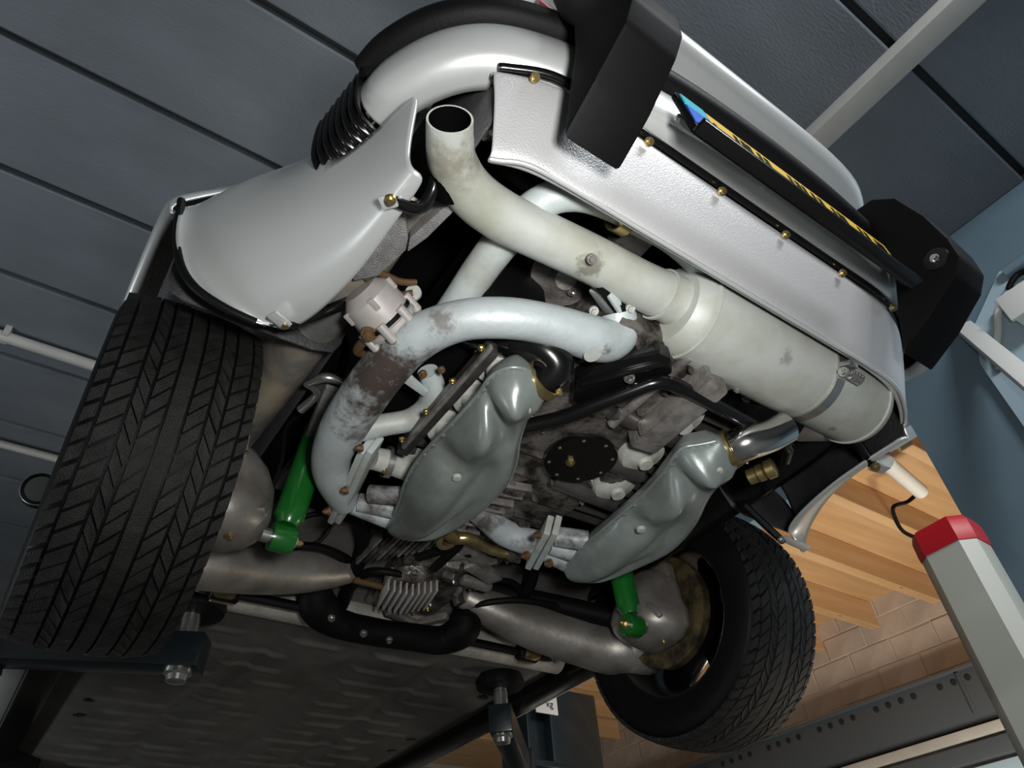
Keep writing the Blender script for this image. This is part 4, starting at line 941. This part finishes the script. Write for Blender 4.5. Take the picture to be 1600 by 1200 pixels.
# upper bay contents in the dark
lathe('alternator_cover', [(.0, .05), (.02, .05), (.03, .035), (.06, .02), (.065, -.02)], U(877, 425, z=.24), (-.2, -.4, -1), 'alloy_pale', car, 24, label='round cast housing behind the tailpipe')
pbolt(905, 432, 'z', .19, 8, (.5, -.3, -1), 'steel', car); pbolt(893, 455, 'z', .19, 8, (.3, -.3, -1), 'steel', car)
bar('alloy_rail', U(760, 420, z=.28), U(800, 462, z=.28), .06, .02, 'alloy_pale', car, .004); bar('alloy_rail', U(770, 440, z=.26), U(815, 480, z=.26), .03, .02, 'steel', car, .004)
bar('black_beam', U(790, 415, z=.30), U(880, 485, z=.30), .06, .03, 'satin', car, .006)
box('regulator_box', U(985, 372, z=.19), (.06, .05, .04), 'dark_steel', car, .004, label='dark finned box beside the pipe clamp')
ptube('black_bracket', [(760, 240, 'z', .20, 13), (790, 262, 'z', .2, 15), (850, 300, 'z', .22, 18), (905, 330, 'z', .22, 14)], 'satin', car, 12)
wtube('foil_bracket', [(*U(752, 210, z=.2), .012), (*U(770, 200, z=.2), .016), (*U(782, 190, z=.21), .010)], .01, 'steel', car, 10)
# canister (oil pump) with bolted end
c0, c1 = U(562, 452, z=.10), U(622, 518, z=.075); dd = (c1-c0).normalized(); Lc = (c1-c0).length
cn = lathe('pump_canister', [(.0, -.004), (.030, 0), (.040, .010), (.046, .016), (.0475, .05), (.047, Lc*.72), (.050, Lc*.73), (.050, Lc*.82), (.042, Lc*.84), (.040, Lc*1.05), (.026, Lc*1.12), (.0, Lc*1.12)], c0, dd, 'canister', car, 32, label='round silver pump canister with bolted end')
x_, y_, z_ = frame(dd)
for k in range(7):
    a = 2*math.pi*k/7; q = c0+dd*Lc*.80+(x_*math.cos(a)+y_*math.sin(a))*.048
    lathe('lug', [(.0085, -.022), (.0085, .012), (.006, .015)], q, dd, 'canister', cn, 12); bolt(q+dd*.015, dd, .006, 'gold', cn)
for k in range(5):
    a = 2*math.pi*k/5+.4; q = c0+dd*.022+(x_*math.cos(a)+y_*math.sin(a))*.046; bar('body_rib', q-dd*.010, q+dd*.012, .010, .006, 'canister', cn, .002)
bolt(U(577, 521, z=.04), -dd*.2+V((0, -.2, -1)), .014, 'brown', cn, name='banjo_bolt')
ptube('oil_line', [(578, 522, 'z', .05, 8), (558, 548, 'z', .055, 7), (575, 553, 'z', .07, 6), (600, 550, 'z', .08, 6)], 'brown', cn, 12, label='brown oil line')
ptube('oil_line', [(572, 435, 'z', .11, 6), (585, 424, 'z', .11, 6), (602, 430, 'z', .12, 6), (625, 440, 'z', .13, 6), (650, 441, 'z', .14, 5)], 'brown', cn, 12)
lathe('rubber_disc', [(.0, .003), (.014, .003), (.014, -.003)], U(646, 458, z=.13), (-.6, -.6, -.5), 'cap', cn, 16); wtube('pin', [(*U(620, 463, z=.13), .007), (*U(646, 458, z=.13), .007)], .007, 'brown', cn, 8)
lathe('canister_clamp', [(.0478, -.004), (.0495, -.004), (.0495, .004), (.0478, .004)], c0+dd*.062, dd, 'black', cn, 32, closed=True)
# ---------------------------------------------------------------- gearbox
gx = box('gearbox', (.035, .22, .15), (.22, .46, .17), 'alloy', car, .025, label='cast gearbox with fine cooling fins')
for k in range(15):
    p = U(575+11*k, 862-2*k, z=.055); bar('gearbox_fin', p+V((0, .06, .01)), p+V((0, -.07, .012)), .006, .03, 'alloy' if k % 3 else 'alloy_pale', gx, .001)
fcn = U(645, 932, z=.012)
for k in range(9):
    p = fcn+V((-.06+.0135*k, .045-.006*k, .012*abs(k-4)/4)); bar('cover_fin', p+V((.012, .055, .0)), p+V((-.012, -.055, .0)), .005, .03, 'canister', gx, .001)
lathe('side_cover', [(.0, .0), (.05, .0), (.065, -.01), (.07, -.03)], fcn+V((0, .01, .022)), (0, 0, -1), 'alloy', gx, 24)
bar('cover_rim', U(605, 955, z=.03), U(650, 975, z=.03), .02, .02, 'alloy_pale', gx, .006); bar('cover_rim', U(650, 975, z=.03), U(700, 962, z=.03), .02, .02, 'alloy_pale', gx, .006)
for k in range(40):
    x = rr.uniform(-.08, .16); y = rr.uniform(.02, .42)
    if rr.random() < .5: box('casting_boss', (x, y, .065), (rr.uniform(.012, .04), rr.uniform(.012, .04), rr.uniform(.02, .05)), rr.choice(('alloy', 'alloy_pale', 'dark_steel')), gx, .004, d=(rr.uniform(-.4, .4), rr.uniform(-.4, .4), 1))
    else: bolt(V((x, y, .062)), (0, 0, -1), rr.uniform(.005, .009), rr.choice(('steel', 'gold', 'alloy_pale')), gx)
for q0, q1, wd in (((715, 845), (765, 880), .05), ((735, 880), (775, 905), .045), ((690, 870), (740, 862), .03), ((722, 905), (765, 918), .03)): bar('casting_rib', U(*q0, z=.05), U(*q1, z=.05), wd, .02, 'alloy_pale', gx, .006, up=(0, 0, 1))
lk = ptube('clutch_linkage', [(695, 828, 'z', .02, 12), (712, 840, 'z', .02, 11), (735, 842, 'z', .02, 9), (765, 858, 'z', .025, 8), (800, 866, 'z', .03, 8)], 'gold', car, 14, label='brassy clutch lever linkage')
lathe('ring', [(.014, -.012), (.026, -.012), (.026, .012), (.014, .012)], U(697, 840, z=.02), (.2, -.4, -1), 'gold', lk, 22, closed=True); lathe('ball_joint', [(.0, .012), (.012, .01), (.014, -.01)], U(800, 868, z=.02), (0, -.3, -1), 'dark_steel', lk, 14)
bar('shift_rod', U(650, 872, z=.04), U(722, 850, z=.03), .018, .018, 'rubber', car, .006); bar('shift_rod', U(676, 890, z=.03), U(718, 852, z=.03), .018, .018, 'rubber', car, .006)
wtube('brown_pin', [(*U(552, 905, z=.05), .010), (*U(598, 917, z=.05), .009)], .01, 'brown', car, 10)
ptube('driveshaft', [(700, 905, 'z', .12, 16), (800, 930, 'z', .10, 16), (900, 952, 'z', .06, 16), (1000, 975, 'z', 0, 16)], 'satin', car, 14)
